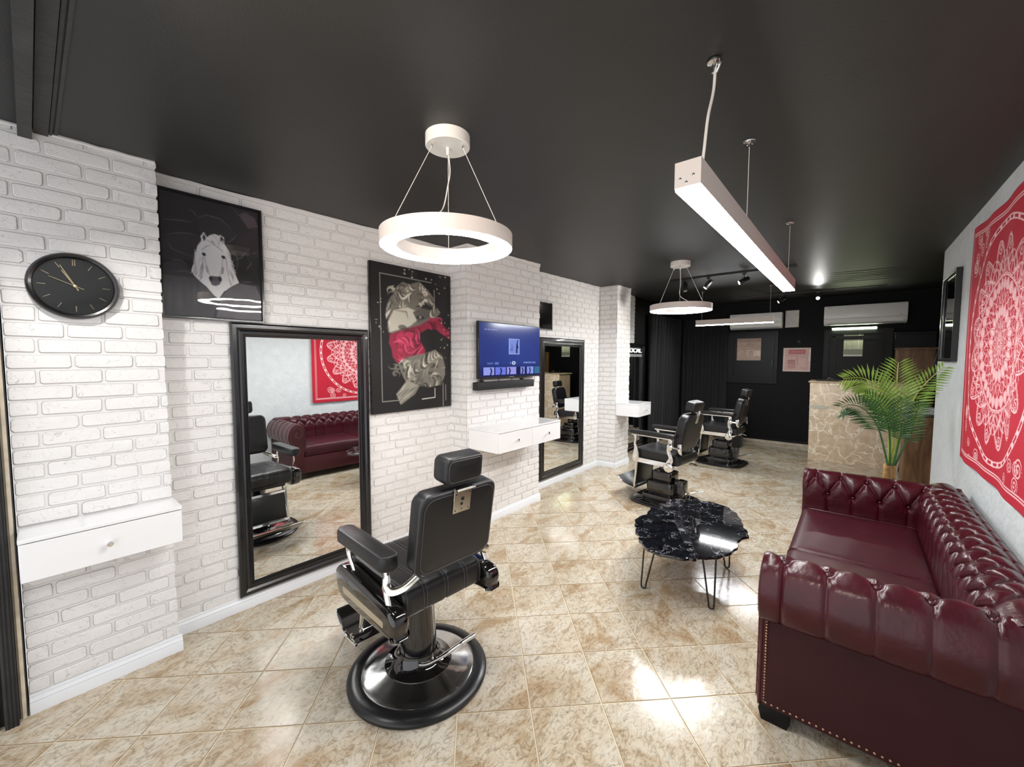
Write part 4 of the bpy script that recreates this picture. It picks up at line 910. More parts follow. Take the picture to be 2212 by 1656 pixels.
    MB().tube([(p.x+.012*(p.y/.104)**2*.9-.0008, p.y, p.z) for p in [T2.inverted() @ q_ for q_ in loop_path(.002, -.09, .09, .015, .108, .024, T2)]], .0009, 4, closed=True, T=T2).ob('stitching', M_STITCH, hr)
    pl_ = MB().rbox(-.0045, -.0015, -.048, .048, .262, .372, .001, 1, T=T).ob('headrest_plate', M_CREAMM, t)
    MB().rbox(-.024, .0, -.050, .050, .372, .380, .002, 1, T=T).tube([(-.022, -.05, .378), (-.022, .05, .378)], .005, 8, T=T).ob('plate_lip', M_CHROME, pl_)
    for (yy, zz, r_) in ((0, .325, .009), (.003, .302, .007), (-.038, .350, .003), (.036, .350, .003), (.036, .275, .003), (-.036, .275, .003), (0, .278, .003)): MB().lathe([(0, 0), (r_, 0), (r_, .001), (0, .001)], 12, T=T @ TR(-.0045, yy, zz) @ RY(-PI/2)).ob('hole', M_BLACKP, pl_)
    # leg rest and footrest hang in front of the seat
    for s in (-1, 1): MB().tube([(.245, s*.165, .44), (.300, s*.165, .14)], .011, 8, flat=.6).tube([(.17, s*.17, .43), (.29, s*.17, .15)], .007, 6).ob('footrest_arm', M_CHROME, t)
    T = TR(.262, 0, .27) @ RY(math.radians(-11)); MB().rbox(-.010, .012, -.155, .155, -.10, .13, .008, 2, T=T).ob('leg_pad', M_LEATHER, t)
    for z_ in (-.115, .135): MB().rbox(-.014, .016, -.165, .165, z_-.014, z_+.014, .004, 1, T=T).ob('leg_pad_rail', M_CHROME, t)
    fp = MB().prism([(.27, .105), (.30, .082), (.42, .100), (.52, .170), (.525, .180), (.51, .182), (.41, .125), (.31, .116)], -.200, .200, 'y', bev=.003).ob('footplate', M_GLOSS, t)
    MB().tube([(.518, -.200, .178), (.518, .200, .178)], .008, 8).ob('footplate_bar', M_CHROME, fp); MB().tube([(.40, -.202, .118), (.40, .202, .118)], .007, 8).ob('footplate_bar', M_CHROME, fp)
    for s in (-1, 1): MB().tube(smooth_path([(.27, s*.203, .10), (.40, s*.206, .105), (.52, s*.203, .176)]), .007, 8).ob('footplate_edge', M_CHROME, fp)
    MB().lathe([(.010, -.004), (.017, -.004), (.017, .004), (.010, .004), (.010, -.004)], 16, T=TR(.31, .207, .13) @ RX(PI/2), cap=False).ob('hinge_ring', M_CHROME, fp)
    return t
chair_modern('black leather barber chair on a round base facing the large mirror', (-1.658, 1.226), math.radians(176.2))

def chair_vintage(label, loc, yaw):
    t = thing('barber_chair', label, 'barber chair', (loc[0], loc[1], 0), yaw, 'black barber chairs')
    outl = lambda a, b, p=3.2, n=48: [(a*abs(math.cos(k*2*PI/n))**(2/p)*math.copysign(1, math.cos(k*2*PI/n)), b*abs(math.sin(k*2*PI/n))**(2/p)*math.copysign(1, math.sin(k*2*PI/n))) for k in range(n)]
    MB().prism(outl(.345, .330), 0, .022, 'z', bev=.008).ob('rubber_rim', M_RUBBER, t); MB().prism(outl(.310, .295), .02, .034, 'z', bev=.006).ob('base_plate', M_GLOSS, t)
    for k, (a, b, z0, z1) in enumerate(((.195, .185, .032, .095), (.160, .150, .090, .235), (.118, .105, .230, .345), (.050, .050, .34, .44))):
        MB().prism([(x*(1), y) for x, y in outl(a, b, 7, 32)], z0, z1, 'z', bev=.010).ob('pedestal_tier', M_GLOSS, t)
    MB().rbox(-.235, -.14, -.07, .07, .06, .270, .015, 2).ob('pump_housing', M_GLOSS, t)
    MB().lathe([(.026, .43), (.026, .475), (.04, .48)], 24, c=(0, 0)).ob('piston', M_CHROME, t)
    MB().tube(smooth_path([(-.21, .0, .12), (-.25, -.02, .135), (-.30, -.05, .15), (-.35, -.08, .16)]), .008, 8).tube([(-.33, -.066, .158), (-.38, -.10, .165)], .014, 8).ob('pump_lever', M_CHROME, t)
    MB().rbox(-.225, .25, -.215, .215, .448, .472, .006, 2).ob('seat_frame', M_CHROME, t)
    seat = MB(); prof = [(-.24, .475), (-.268, .49), (-.276, .53), (-.262, .572), (-.22, .588), (-.05, .592), (.12, .600), (.22, .606), (.275, .590), (.300, .550), (.292, .505), (.255, .478)]
    pp = np.array(smooth_path(prof, 4)); P = []
    for y in np.linspace(-.222, .222, 17):
        e_ = max(0., (abs(y)-.185)/.037); P.append([(.01+(a-.01)*(1-.05*e_**2), y, .535+(b-.535)*(1-.16*e_**2)) for a, b in pp])
    P = np.array(P); seat.grid(P); seat.add([tuple(p) for p in P[0]], [tuple(range(len(pp)))]); seat.add([tuple(p) for p in P[-1]], [tuple(range(len(pp)))[::-1]]); seat.ob('seat', M_LEATHER, t, ang=60)
    for s in (-1, 1):
        Y = s*.252
        ap = MB().rbox(-.235, .300, Y-.034, Y+.034, .765, .812, .018, 3).ob('armrest', M_LEATHER, t, ang=60)
        MB().rbox(-.195, .275, Y-.018, Y+.018, .748, .766, .004, 1).ob('arm_rail', M_CHROME, t)
        def plate(poly, th=.018, nm='arm_bracket'): return MB().prism([(a, b) for a, b in smooth_path(poly+[poly[0]], 3)[:-1]], Y-th/2, Y+th/2, 'y', bev=.004, seg=2).ob(nm, M_CHROME, t, ang=50)
        plate([(.270, .755), (.225, .755), (.215, .70), (.225, .655), (.205, .60), (.185, .53), (.190, .455), (.235, .445), (.262, .47), (.262, .53), (.245, .60), (.252, .655), (.243, .70), (.250, .735)])
        plate([(-.150, .758), (-.195, .758), (-.200, .70), (-.190, .665), (-.185, .62), (-.205, .57), (-.215, .53), (-.200, .49), (-.215, .44), (-.180, .405), (-.130, .415), (-.118, .46), (-.140, .51), (-.165, .56), (-.148, .60), (-.140, .65), (-.158, .70)])
        MB().lathe([(0, 0), (.030, 0), (.034, .006), (.026, .012), (0, .014)], 24, T=TR(-.178, Y+s*.010, .675) @ RX(-s*PI/2)).ob('pivot_disc', M_CHROME, t)
        MB().lathe([(0, 0), (.046, 0), (.050, .006), (.040, .012), (0, .010)], 24, T=TR(-.165, Y+s*.010, .455) @ RX(-s*PI/2)).ob('pivot_disc', M_CHROME, t)
        MB().box(-.17, .22, Y-.006, Y+.006, .450, .500).ob('side_rail', M_CHROME, t, ang=0)
        MB().tube([(-.185, Y*.97, .675), (-.255, Y*.92, .668)], .011, 8).prism([(-.240, .705), (-.285, .718), (-.290, .60), (-.262, .612), (-.245, .65)], Y*.88-.006, Y*.88+.006, 'y', bev=.003).ob('back_bracket', M_CHROME, t)
        MB().tube([(.245, s*.19, .45), (.275, s*.19, .16), (.27, s*.19, .13)], .010, 8, flat=.6).ob('footrest_arm', M_CHROME, t)
    T = TR(-.262, 0, .618) @ RY(-math.radians(12)); slab(MB(), .0, .105, -.208, .208, .0, .405, .085, .022, T).ob('backrest', M_LEATHER, t, ang=60)
    T2 = T @ TR(-.012, 0, .425); slab(MB(), .0, .105, -.112, .112, .0, .115, .028, .016, T2, bend=.012).ob('headrest', M_LEATHER, t, ang=60)
    MB().rbox(-.010, -.002, -.026, .026, .31, .425, .002, 1, T=T).tube([(-.006, 0, .40), (-.006, 0, .45)], .012, 8, T=T).ob('headrest_plate', M_CHROME, t)
    T = TR(.262, 0, .29) @ RY(math.radians(-8)); MB().rbox(-.008, .010, -.178, .178, -.14, .14, .006, 2, T=T).ob('leg_pad', M_LEATHER, t)
    fp = MB().prism([(.27, .125), (.28, .11), (.43, .150), (.50, .215), (.495, .222), (.43, .172), (.29, .135)], -.195, .195, 'y', bev=.003).ob('footplate', M_RUBBER, t)
    for k in range(8): MB().tube([(.31+.022*k, -.17, .138+.0045*k+(.008*(k-5) if k > 5 else 0)), (.31+.022*k, .17, .138+.0045*k+(.008*(k-5) if k > 5 else 0))], .0035, 5).ob('footplate_ridge', M_STEEL, fp)
    for s in (-1, 1): MB().tube([(.27, s*.197, .12), (.43, s*.197, .158), (.50, s*.197, .218)], .007, 6).ob('footplate_edge', M_CHROME, fp)
    MB().tube([(-.26, -.10, .46), (-.30, -.12, .44)], .006, 6).ob('recline_lever', M_CHROME, t)
    return t
chair_vintage('middle black barber chair with chrome arms, behind the marble coffee table', (-1.60, 4.59), math.radians(171.9))
chair_vintage('furthest black barber chair with chrome arms, standing in front of the black bin', (-1.545, 6.90), math.radians(176))

# ------------------------------------------------------------------ coffee table
ct = thing('coffee_table', 'low table with wavy black marble top on black hairpin legs', 'table', (-.87, 3.03, 0))
ol = [(-1.147, 2.697), (-1.06, 2.555), (-.985, 2.455), (-.903, 2.406), (-.78, 2.42), (-.70, 2.46), (-.645, 2.53), (-.575, 2.60), (-.521, 2.771), (-.535, 2.93), (-.50, 3.05), (-.556, 3.18), (-.60, 3.32), (-.68, 3.47), (-.80, 3.56), (-.93, 3.555), (-1.03, 3.51), (-1.12, 3.44), (-1.155, 3.30), (-1.20, 3.14), (-1.17, 2.98), (-1.195, 2.84)]
k_ = 1.2/1.17; ol = [(a*k_, b*k_) for a, b in ol]; sm = smooth_path([(a, b, 0) for a, b in ol+[ol[0]]], 5)[:-1]; rr = random.Random(2)
sm = [(p[0]+.87+.006*math.sin(i*1.7), p[1]-3.03+.006*math.cos(i*1.3)) for i, p in enumerate(sm)]
MB().prism(sm, .380, .400, 'z', bev=.004).ob('table_top', M_TABLE, ct, ang=15)
for (fx, fy) in ((-1.071, 2.699), (-.646, 2.749), (-.694, 3.384), (-1.12, 3.36)):
    dx, dy = fx+.87, fy-3.03; n = Vector((dx, dy, 0)).normalized(); tt = Vector((-n.y, n.x, 0)); b0 = Vector((dx, dy, .005)); top = b0-n*.06+Vector((0, 0, .375))
    tt = Vector((1, .2, 0)).normalized() if dy < 0 else Vector((.9, .3, 0)).normalized()
    pts = [top-tt*.045]+[b0-tt*.016+Vector((0, 0, .035))]+[b0+tt*.016*math.sin(a)+Vector((0, 0, .016-.016*math.cos(a))) for a in (-1.2, -.6, 0, .6, 1.2)]+[b0+tt*.016+Vector((0, 0, .035))]+[top+tt*.045]
    lg = MB().tube(pts, .0058, 8).ob('leg', M_BLACKP, ct); MB().box(top.x-.06, top.x+.06, top.y-.03, top.y+.03, .3765, .381).ob('leg_plate', M_BLACKP, lg, ang=0)

# ------------------------------------------------------------------ chesterfield sofa
SX0, SX1, SY0, SY1 = -.275, .600, 1.985, 4.075
sf = thing('sofa', 'oxblood leather button-tufted sofa against the plaster wall', 'sofa', ((SX0+SX1)/2, (SY0+SY1)/2, 0)); OX_, OY_ = (SX0+SX1)/2, (SY0+SY1)/2
hx, hy = (SX1-SX0)/2, (SY1-SY0)/2
def seg_d(S_, T_, a, b):
    dx, dy = b[0]-a[0], b[1]-a[1]; L2 = dx*dx+dy*dy; t = np.clip(((S_-a[0])*dx+(T_-a[1])*dy)/L2, 0, 1); return np.hypot(S_-a[0]-t*dx, T_-a[1]-t*dy)
def tufted(prof, length, ns, rows, pitch, off, place, out_pleat, low_pleat, name, A=.017, first=.5, nprof=70, btn_mat=M_OXB, margin=0.):
    """prof: (a,b) points outer->inner across; rows: arc positions of button rows; place(a, b, s)->point"""
    pp = np.array(smooth_path([(a, b, 0) for a, b in prof], 10))[:, :2]; d = np.r_[0, np.cumsum(np.hypot(*np.diff(pp, axis=0).T))]; T = d[-1]
    tg = np.linspace(0, T, nprof); pa, pb = np.interp(tg, d, pp[:, 0]), np.interp(tg, d, pp[:, 1]); na, nb = -np.gradient(pb, tg), np.gradient(pa, tg)
    L_ = np.hypot(na, nb); na, nb = na/L_, nb/L_
    sg = np.linspace(0, length, ns); S_, T_ = np.meshgrid(sg, tg, indexing='ij'); btn = []; dist = np.full(S_.shape, 9.); bd = np.full(S_.shape, 9.); pl = np.full(S_.shape, 9.)
    for ri, rt in enumerate(rows):
        k = 0; x = off+(pitch/2 if ri % 2 else 0)
        while x < length-margin:
            if x > margin:
                btn.append((x, rt)); bd = np.minimum(bd, np.hypot(S_-x, T_-rt))
                if ri < len(rows)-1:
                    for sx in (-1, 1): dist = np.minimum(dist, seg_d(S_, T_, (x, rt), (x+sx*pitch/2, rows[ri+1])))
                if ri == 0: pl = np.minimum(pl, seg_d(S_, T_, (x, rt), (x, out_pleat)))
                if ri == len(rows)-1: pl = np.minimum(pl, seg_d(S_, T_, (x, rt), (x, T-low_pleat)))
            x += pitch
    edge = np.minimum(1, np.minimum(S_, length-S_)/.02)
    inz = np.clip((T_-rows[0]+.10)/.10, 0, 1)*np.clip((rows[-1]+.10-T_)/.10, 0, 1)
    h = A*inz*(1-np.exp(-dist/.020))*1.0 - .011*np.exp(-(dist/.0045)**2)*inz*.8 - .020*np.exp(-(bd/.014)**2) - .006*np.exp(-(pl/.0030)**2) - .004*np.exp(-(pl/.012)**2)
    # radiating small puckers around the buttons
    for bx, bt in btn:
        an = np.arctan2(T_-bt, S_-bx); rr_ = np.hypot(S_-bx, T_-bt); h += .0018*np.sin(an*9+bx*7)*np.exp(-((rr_-.028)/.016)**2)
    h = (h-A*.5*inz)*np.clip(edge, 0, 1)
    P = np.zeros(S_.shape+(3,))
    for i in range(ns):
        for j in range(nprof): P[i, j] = place(pa[j]+na[j]*h[i, j], pb[j]+nb[j]*h[i, j], sg[i])
    o = MB().grid(P).ob(name, M_OX, sf, ang=80)
    bpos = []
    for bx, bt in btn:
        a, b, x1, x2 = np.interp(bt, tg, pa), np.interp(bt, tg, pb), np.interp(bt, tg, na), np.interp(bt, tg, nb); c = Vector(place(a-x1*.015, b-x2*.015, bx)); nn = (Vector(place(a+x1, b+x2, bx))-Vector(place(a, b, bx))).normalized()
        bo = MB().lathe([(0, -.002), (.0085, -.001), (.0088, .002), (.006, .0045), (0, .0055)], 12, T=TR(*c) @ nn.to_track_quat('Z', 'Y').to_matrix().to_4x4()).ob('button', btn_mat, o)
    return o, pp
# arm profile in (distance from outer edge w, z): from under the outer roll, over the top, down the inner face
AP = [(.052, .462), (.022, .475), (.002, .515), (-.012, .575), (.000, .645), (.035, .705), (.090, .738), (.145, .728), (.185, .690), (.205, .625), (.205, .55), (.200, .47), (.200, .40)]
for s in (-1, 1):
    pl_ = (lambda w, z, x, s=s: (-hx+x, s*(hy-w), z))
    o, pp = tufted(AP, 2*hx-.03, 150, [.430, .575] if s > 0 else [.335, .470], .148, .075, pl_, .02, .0, 'arm', A=.017, margin=.02)
    # outside panel below the roll and the arm front with scroll
    poly = [(.045, .075), (.055, .46), (.19, .46), (.19, .075)]
    MB().prism([(s*(hy-a), b) for a, b in poly], -hx+.012, hx-.01, 'x', bev=.006).ob('side_panel', M_OXD, sf)
    fr = [(.038, .085)]+[(a, b) for a, b in AP[1:]]+[(.185, .40), (.180, .085)]
    outl = smooth_path([(a, b, 0) for a, b in AP], 5); outl = [(p[0], p[1]) for p in outl]+[(.175, .30), (.170, .085), (.045, .085), (.050, .30)]
    fc = MB().prism([(s*(hy-a), b) for a, b in outl], -hx-.006, -hx+.03, 'x', bev=.010, seg=3).ob('arm_front', M_OX, sf, ang=60)
    sc_ = smooth_path([(-hx-.007, s*(hy-a), b) for a, b in ((.060, .10), (.064, .30), (.060, .47), (.030, .52), (.022, .59), (.045, .665), (.10, .70), (.150, .675), (.165, .61), (.135, .565), (.095, .575), (.085, .61), (.105, .635))], 6)
    MB().tube(sc_, .0045, 6).ob('scroll_piping', M_OXB, fc); nl = MB()
    for p in sc_[::2]: nl.lathe([(0, .0035), (.0035, .002), (.0045, 0)], 8, T=TR(p[0]-.001, p[1]+s*.010, p[2]) @ RY(-PI/2))
    o = nl.ob('nailheads', M_NAIL, fc); o['kind'] = 'stuff'
    nl = MB(); z = .09
    while z < .455: nl.lathe([(0, .0035), (.0035, .0022), (.005, 0)], 8, T=TR(-hx+.022, s*(hy-.0475), z) @ RX(-s*PI/2)); z += .0135
    x = -hx+.03
    while x < hx-.02: nl.lathe([(0, .0035), (.0035, .0022), (.005, 0)], 8, T=TR(x, s*(hy-.0455), .088) @ RX(-s*PI/2)); x += .0225
    z = .09
    while z < .44: nl.lathe([(0, .0035), (.0035, .0022), (.005, 0)], 8, T=TR(hx-.02, s*(hy-.0475), z) @ RX(-s*PI/2)); z += .0135
    o = nl.ob('nailheads', M_NAIL, sf); o['kind'] = 'stuff'
    MB().tube([(-hx+.004, s*(hy-.044), .075), (-hx+.004, s*(hy-.050), .465)], .006, 8).ob('corner_piping', M_OXB, sf)
# back: profile (distance from wall side w, z)
BP = [(.004, .60), (.000, .66), (.010, .705), (.035, .728), (.050, .722), (.060, .732), (.095, .748), (.140, .742), (.190, .712), (.222, .660), (.232, .60), (.236, .52), (.240, .44), (.242, .40)]
tufted(BP, 2*hy-.12, 330, [.215, .305, .400], .140, .10, (lambda w, z, y: (hx-w, -hy+.06+y, z)), .125, .0, 'back', A=.024, nprof=84, margin=.14)
MB().rbox(hx-.05, hx-.002, -hy+.05, hy-.05, .075, .70, .01, 2).ob('back_panel', M_OXD, sf)
MB().tube([(hx-.052, -hy+.07, .7245), (hx-.052, hy-.07, .7245)], .0045, 8).ob('back_piping', M_OXB, sf)
# seat cushions and front rail
def cushion(y0, y1):
    nx, ny = 36, 40; X0, X1 = -hx-.004, hx-.225; P = []
    th = np.linspace(0, 1, 16)
    b = MB(); sec = [(X1, .30), (X1, .415), (X1-.012, .432)]
    xs = np.r_[np.full(3, X1), np.linspace(X1-.02, X0+.045, nx)]
    prof = [(X1, .36)]+[(X1-.01, .43)]+[(x, .447) for x in np.linspace(X1-.03, X0+.05, 18)]+[(X0+.02, .440), (X0+.004, .420), (X0, .39), (X0+.004, .34), (X0+.012, .312)]
    ys = np.r_[y0, y0+.003, y0+.010, np.linspace(y0+.025, y1-.025, 22), y1-.010, y1-.003, y1]
    for y in ys:
        e_ = min(y-y0, y1-y); f = 1-math.exp(-e_/.007) if e_ > 0 else 0
        cr = .016*math.sin(PI*(y-y0)/(y1-y0))
        row = []
        for x, z in prof:
            u = (x-X0)/(X1-X0); zz = z-.020*(1-f)*(z > .35)+(cr*math.sin(PI*min(1, max(0, u)))**.6 if z > .43 else 0)+(.0016*math.sin(x*38+y*23)*math.sin(y*31) if z > .43 else 0)
            row.append((x+(.012*(1-f) if x < X0+.03 else 0), y, zz))
        P.append(row)
    b.grid(np.array(P)); b.add([p for p in P[0]], [tuple(range(len(prof)))]); b.add([p for p in P[-1]], [tuple(range(len(prof)))[::-1]])
    o = b.ob('seat_cushion', M_OXS, sf, ang=60)
    for yy in (y0+.006, y1-.006): MB().tube([(x, yy, z-.004) for x, z in prof[1:]], .0035, 6).ob('cushion_piping', M_OXB, o)
    MB().tube([(X1-.004, y0+.01, .435), (X1-.004, y1-.01, .435)], .0035, 6).ob('cushion_piping', M_OXB, o); return o
ym = 2.985-OY_; cushion(-hy+.195, ym-.002); cushion(ym+.002, hy-.195)
MB().rbox(-hx-.002, hx-.10, -hy+.17, hy-.17, .085, .305, .012, 2).ob('front_rail', M_OX, sf)
for sx in (-1, 1):
    for sy_ in (-1, 1):
        x, y = sx*(hx-.065)-.0, sy_*(hy-.095); MB().prism([(x-.052, .0), (x+.045, .0), (x+.055, .03), (x+.050, .078), (x-.058, .078), (x-.064, .045)], y-.045, y+.045, 'y', bev=.006).ob('leg', M_BLACKT, sf)

# ------------------------------------------------------------------ potted palm behind the sofa
px_, py_ = .255, 4.55
pm = thing('potted_palm', 'tall palm with light and dark green fronds behind the sofa', 'plant', (px_, py_, 0))
MB().lathe([(0, 0), (.11, 0), (.125, .02), (.155, .28), (.165, .285), (.165, .31), (.15, .31), (.148, .27), (0, .27)], 32).ob('pot', M_BLACKP, pm)
MB().lathe([(0, .268), (.10, .275), (.147, .27)], 24, cap=False).ob('soil', M_BEAM, pm)
def PV(u, v, dy=0.): p = at(u, v, 1, py_+dy); return Vector((p.x-px_, p.y-py_, p.z))
for k, (bx, bz) in enumerate(((1914, .60), (1923, .62), (1930, .58))):
    tp_ = PV(bx, 1000, -.04+.04*k); MB().tube(smooth_path([(tp_.x*.6, tp_.y, .26), (tp_.x*.9, tp_.y, .42), (tp_.x, tp_.y, tp_.z)]), [.020]*8+[.018]*8+[.014], 10).ob('trunk', M_TRUNK, pm)
def frond(pix, n, ll, m, seed, side=(1, 1), droop=.35, start=.32, wid=.0115, upv=None):
    r = random.Random(seed); pts = smooth_path([tuple(PV(*p)) for p in pix], 10); pts = [Vector(p) for p in pts]
    d = [0]; 
    for i in range(1, len(pts)): d.append(d[-1]+(pts[i]-pts[i-1]).length)
    Lt = d[-1]; N = len(pts)
    st_ = MB().tube(pts, [.0065*(1-.8*i/N)+.001 for i in range(N)], 6).ob('frond', M_STEM if m is M_FROND else m, pm)
    mb = MB(); view = Vector((-px_, -py_, 0)).normalized()
    for k in range(n):
        t = start+(1-start)*(k+.5)/n; s_ = t*Lt; j = max(1, min(N-1, next((i for i in range(N) if d[i] >= s_), N-1))); f = (s_-d[j-1])/(d[j]-d[j-1]); p = pts[j-1].lerp(pts[j], f); tan = (pts[j]-pts[j-1]).normalized()
        w = (t-start)/(1-start); L_ = ll*(.35+.65*math.sin(PI*min(1, w*.85+.12)))*r.uniform(.9, 1.08)
        lat = tan.cross(view).normalized()
        for sg in (1, -1):
            dr = (tan*(.55+.55*w)+lat*sg*side[0 if sg > 0 else 1]+view*r.uniform(-.25, .25)).normalized()
            a = p; q1 = p+dr*L_*.5+Vector((0, 0, -droop*L_*.12)); q2 = p+dr*L_+Vector((0, 0, -droop*L_*.55)); nrm_ = dr.cross(view).normalized()
            w2 = wid*(1-.35*w)
            fold = view*w2*.5
            mb.add([a, q1+nrm_*w2+fold, q1-fold*.3, q1-nrm_*w2+fold, q2], [(0, 1, 2), (0, 2, 3), (1, 4, 2), (2, 4, 3)])
    o = mb.ob('leaflets', m, st_, ang=0, fixn=False)
FR = [  # light fronds
    ([(1921, 1005, 0), (1930, 950, 0), (1925, 880, .0), (1895, 835, -.05), (1862, 816, -.10), (1822, 818, -.2)], 26, .20, M_FROND, 1),
    ([(1928, 1005, .02), (1940, 930, 0), (1938, 860, 0), (1938, 815, .02), (1941, 782, .04)], 24, .235, M_FROND, 2),
    ([(1930, 1000, .02), (1950, 930, .0), (1975, 860, .0), (2005, 822, .0), (2040, 792, -.04)], 24, .15, M_FROND, 3),
    ([(1920, 1000, .02), (1918, 900, .1), (1895, 850, .15), (1868, 835, .2), (1845, 838, .25)], 20, .15, M_FROND, 4),
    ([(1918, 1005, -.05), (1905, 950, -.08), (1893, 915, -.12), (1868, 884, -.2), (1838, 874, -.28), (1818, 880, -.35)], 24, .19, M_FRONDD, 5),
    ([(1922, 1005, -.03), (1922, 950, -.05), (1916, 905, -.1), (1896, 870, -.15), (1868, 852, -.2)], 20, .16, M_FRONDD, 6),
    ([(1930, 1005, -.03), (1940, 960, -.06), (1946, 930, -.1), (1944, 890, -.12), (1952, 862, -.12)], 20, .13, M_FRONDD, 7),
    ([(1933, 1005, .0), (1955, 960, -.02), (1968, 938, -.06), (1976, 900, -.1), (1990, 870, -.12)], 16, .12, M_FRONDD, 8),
    ([(1926, 1000, .04), (1922, 930, .1), (1905, 880, .2), (1902, 860, .25), (1915, 838, .3)], 14, .12, M_FROND, 9)]
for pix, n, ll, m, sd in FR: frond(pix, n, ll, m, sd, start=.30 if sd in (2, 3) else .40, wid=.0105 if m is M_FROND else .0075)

# ------------------------------------------------------------------ reception counter and the things near it
rc = thing('reception_counter', 'reception counter faced in tan cracked stone behind the palm', 'counter', (-.53, 7.97, 0))
MB().prism([(0, .0), (1.045, .0), (1.20, 1.235), (-.015, 1.235)], 0, .035, 'y', bev=.003).ob('front_panel', M_COUNTER, rc)
MB().box(-.005, 1.03, .035, .50, .0, 1.22).ob('side_panel', M_WOODL, rc, ang=0)
MB().rbox(-.035, 1.23, -.012, .55, 1.236, 1.262, .003, 1).ob('counter_top', M_WOODL, rc)
MB().box(-.012, .20, -.004, .0, .830, .880).box(.20, .232, -.004, .0, .832, .878).ob('inlay_strip', mat('beige_inlay', (.52, .50, .42), .4, bump=.02, bscale=50), rc, ang=0)
t = thing('card_reader', 'small dark tray with a pen stand at the left end of the counter', 'desk tray', (-.42, 8.12, 1.262)); MB().rbox(-.06, .22, -.10, .10, 0, .018, .006, 2).ob('tray', M_BLACKP, t); MB().tube([(.08, -.03, .018), (.10, -.04, .055), (.17, -.05, .03)], .005, 6).ob('pen_stand', M_CHROME, t); MB().tube([(-.02, 0, .015), (-.05, 0, .06)], .006, 6).ob('pen', M_BLACKP, t)
# air conditioners
def ac(label, x0, x1, z0, z1, y=YB):
    t = thing('air_conditioner', label, 'air conditioner', ((x0+x1)/2, y, z0), 0, 'white wall air conditioners'); w, h = (x1-x0)/2, z1-z0
    pr = [(0, .0), (-.12, .0), (-.175, .035), (-.20, .085), (-.205, .14), (-.205, h-.03), (-.19, h-.004), (-.17, h), (0, h)]
    MB().prism(pr, -w, w, 'x', bev=.006).ob('housing', M_ACW, t, ang=35)
    MB().box(-w+.006, w-.006, -.2065, -.2045, .098, .103).ob('panel_gap', M_ACG, t, ang=0)
    MB().prism([(-.178, .032), (-.199, .082), (-.201, .081), (-.180, .031)], -w+.05, w-.05, 'x').ob('louvre', M_ACW, t); MB().box(-w+.05, w-.05, -.19, -.13, -.001, .004).ob('outlet', M_ACG, t, ang=0)
    MB().box(-w+.05, -w+.085, -.2070, -.205, h-.035, h-.028).box(w-.12, w-.05, -.2070, -.205, .128, .130).box(w-.085, w-.055, -.207, -.205, .125, .132).ob('maker_mark', M_ACG, t, ang=0); return t
ac('white wall air conditioner above the lit tube lamp', -.455, .585, 2.185, 2.505); ac('white wall air conditioner partly hidden by the linear lamp', -1.915, -1.06, 2.175, 2.462)
t = thing('tube_lamp', 'short glowing tube lamp under the air conditioner', 'lamp', (-.052, 8.95, 2.120)); MB().tube([(-.292, 0, 0), (-.285, 0, 0), (.285, 0, 0), (.292, 0, 0)], [.006, .017, .017, .006], 16).ob('glass_tube', M_TUBE, t); MB().box(-.30, .30, .022, .10, .006, .026).box(-.30, -.285, -.01, .05, -.018, .02).box(.285, .30, -.01, .05, -.018, .02).ob('fitting', M_BLACKP, t, ang=0)
t = thing('fuse_box_cover', 'plain white panel between the two air conditioners', 'wall panel', (-1.030, YB, 2.185)); MB().rbox(0, .208, -.028, 0, 0, .307, .004, 1).ob('cover', M_PAPER, t); MB().tube(smooth_path([(.05, -.030, .12), (.10, -.030, .10), (.14, -.030, .12)]), .0015, 4).ob('scratch_mark', M_ACG, t)
def sheet(label, cat, x0, x1, z0, z1, y, cvs, name):
    me = cvs.mesh(name, (x0-(x0+x1)/2, -.004, (z1-z0)), (x1-x0, 0, 0), (0, 0, -(z1-z0)), M_PAPERP); t = thing(name, label, cat, ((x0+x1)/2, y, z0)); meshob('print', me, t); MB().box(-(x1-x0)/2-.002, (x1-x0)/2+.002, -.0035, 0, -.002, z1-z0+.002).ob('backing_board', M_PAPER, t, ang=0); return t
cv = Canvas(72, 74, (222, 196, 188)); R(.05, .05, .95, .95, (206, 166, 158)); R(.20, .08, .80, .25, (176, 78, 82)); 
for k in range(9): R(.24+k*.06, .12, .27+k*.06, .21, (214, 150, 146))
R(.16, .50, .46, .88, (190, 140, 134)); R(.18, .53, .44, .56, (130, 84, 84)); R(.18, .62, .42, .65, (140, 94, 94)); R(.56, .45, .84, .80, (214, 176, 168)); cv.line([(.5, .3), (.52, .5), (.56, .7)], .008, (150, 100, 98)); R(.93, .1, 1., .55, (230, 214, 204)); R(.1, .30, .46, .34, (190, 150, 142)); cv.noise(.12, 10, 4)
sheet('pink printed notice with a red heading on the black back wall', 'notice', -1.038, -.630, 1.382, 1.808, YB-.001, cv, 'wall_notice')
# small dark camera
t = thing('security_camera', 'small black security camera above the pink notice', 'camera', (-.80, YB, 1.93)); MB().lathe([(0, 0), (.03, 0), (.034, .02), (.026, .045), (0, .052)], 20, T=RX(PI/2)).ob('housing', M_BLACKP, t); MB().lathe([(0, .05), (.006, .052), (0, .056)], 10, T=RX(PI/2)).ob('lens', M_CHROME, t); MB().box(-.03, .03, -.01, 0, -.04, .04).ob('base', M_BLACKT, t, ang=0)
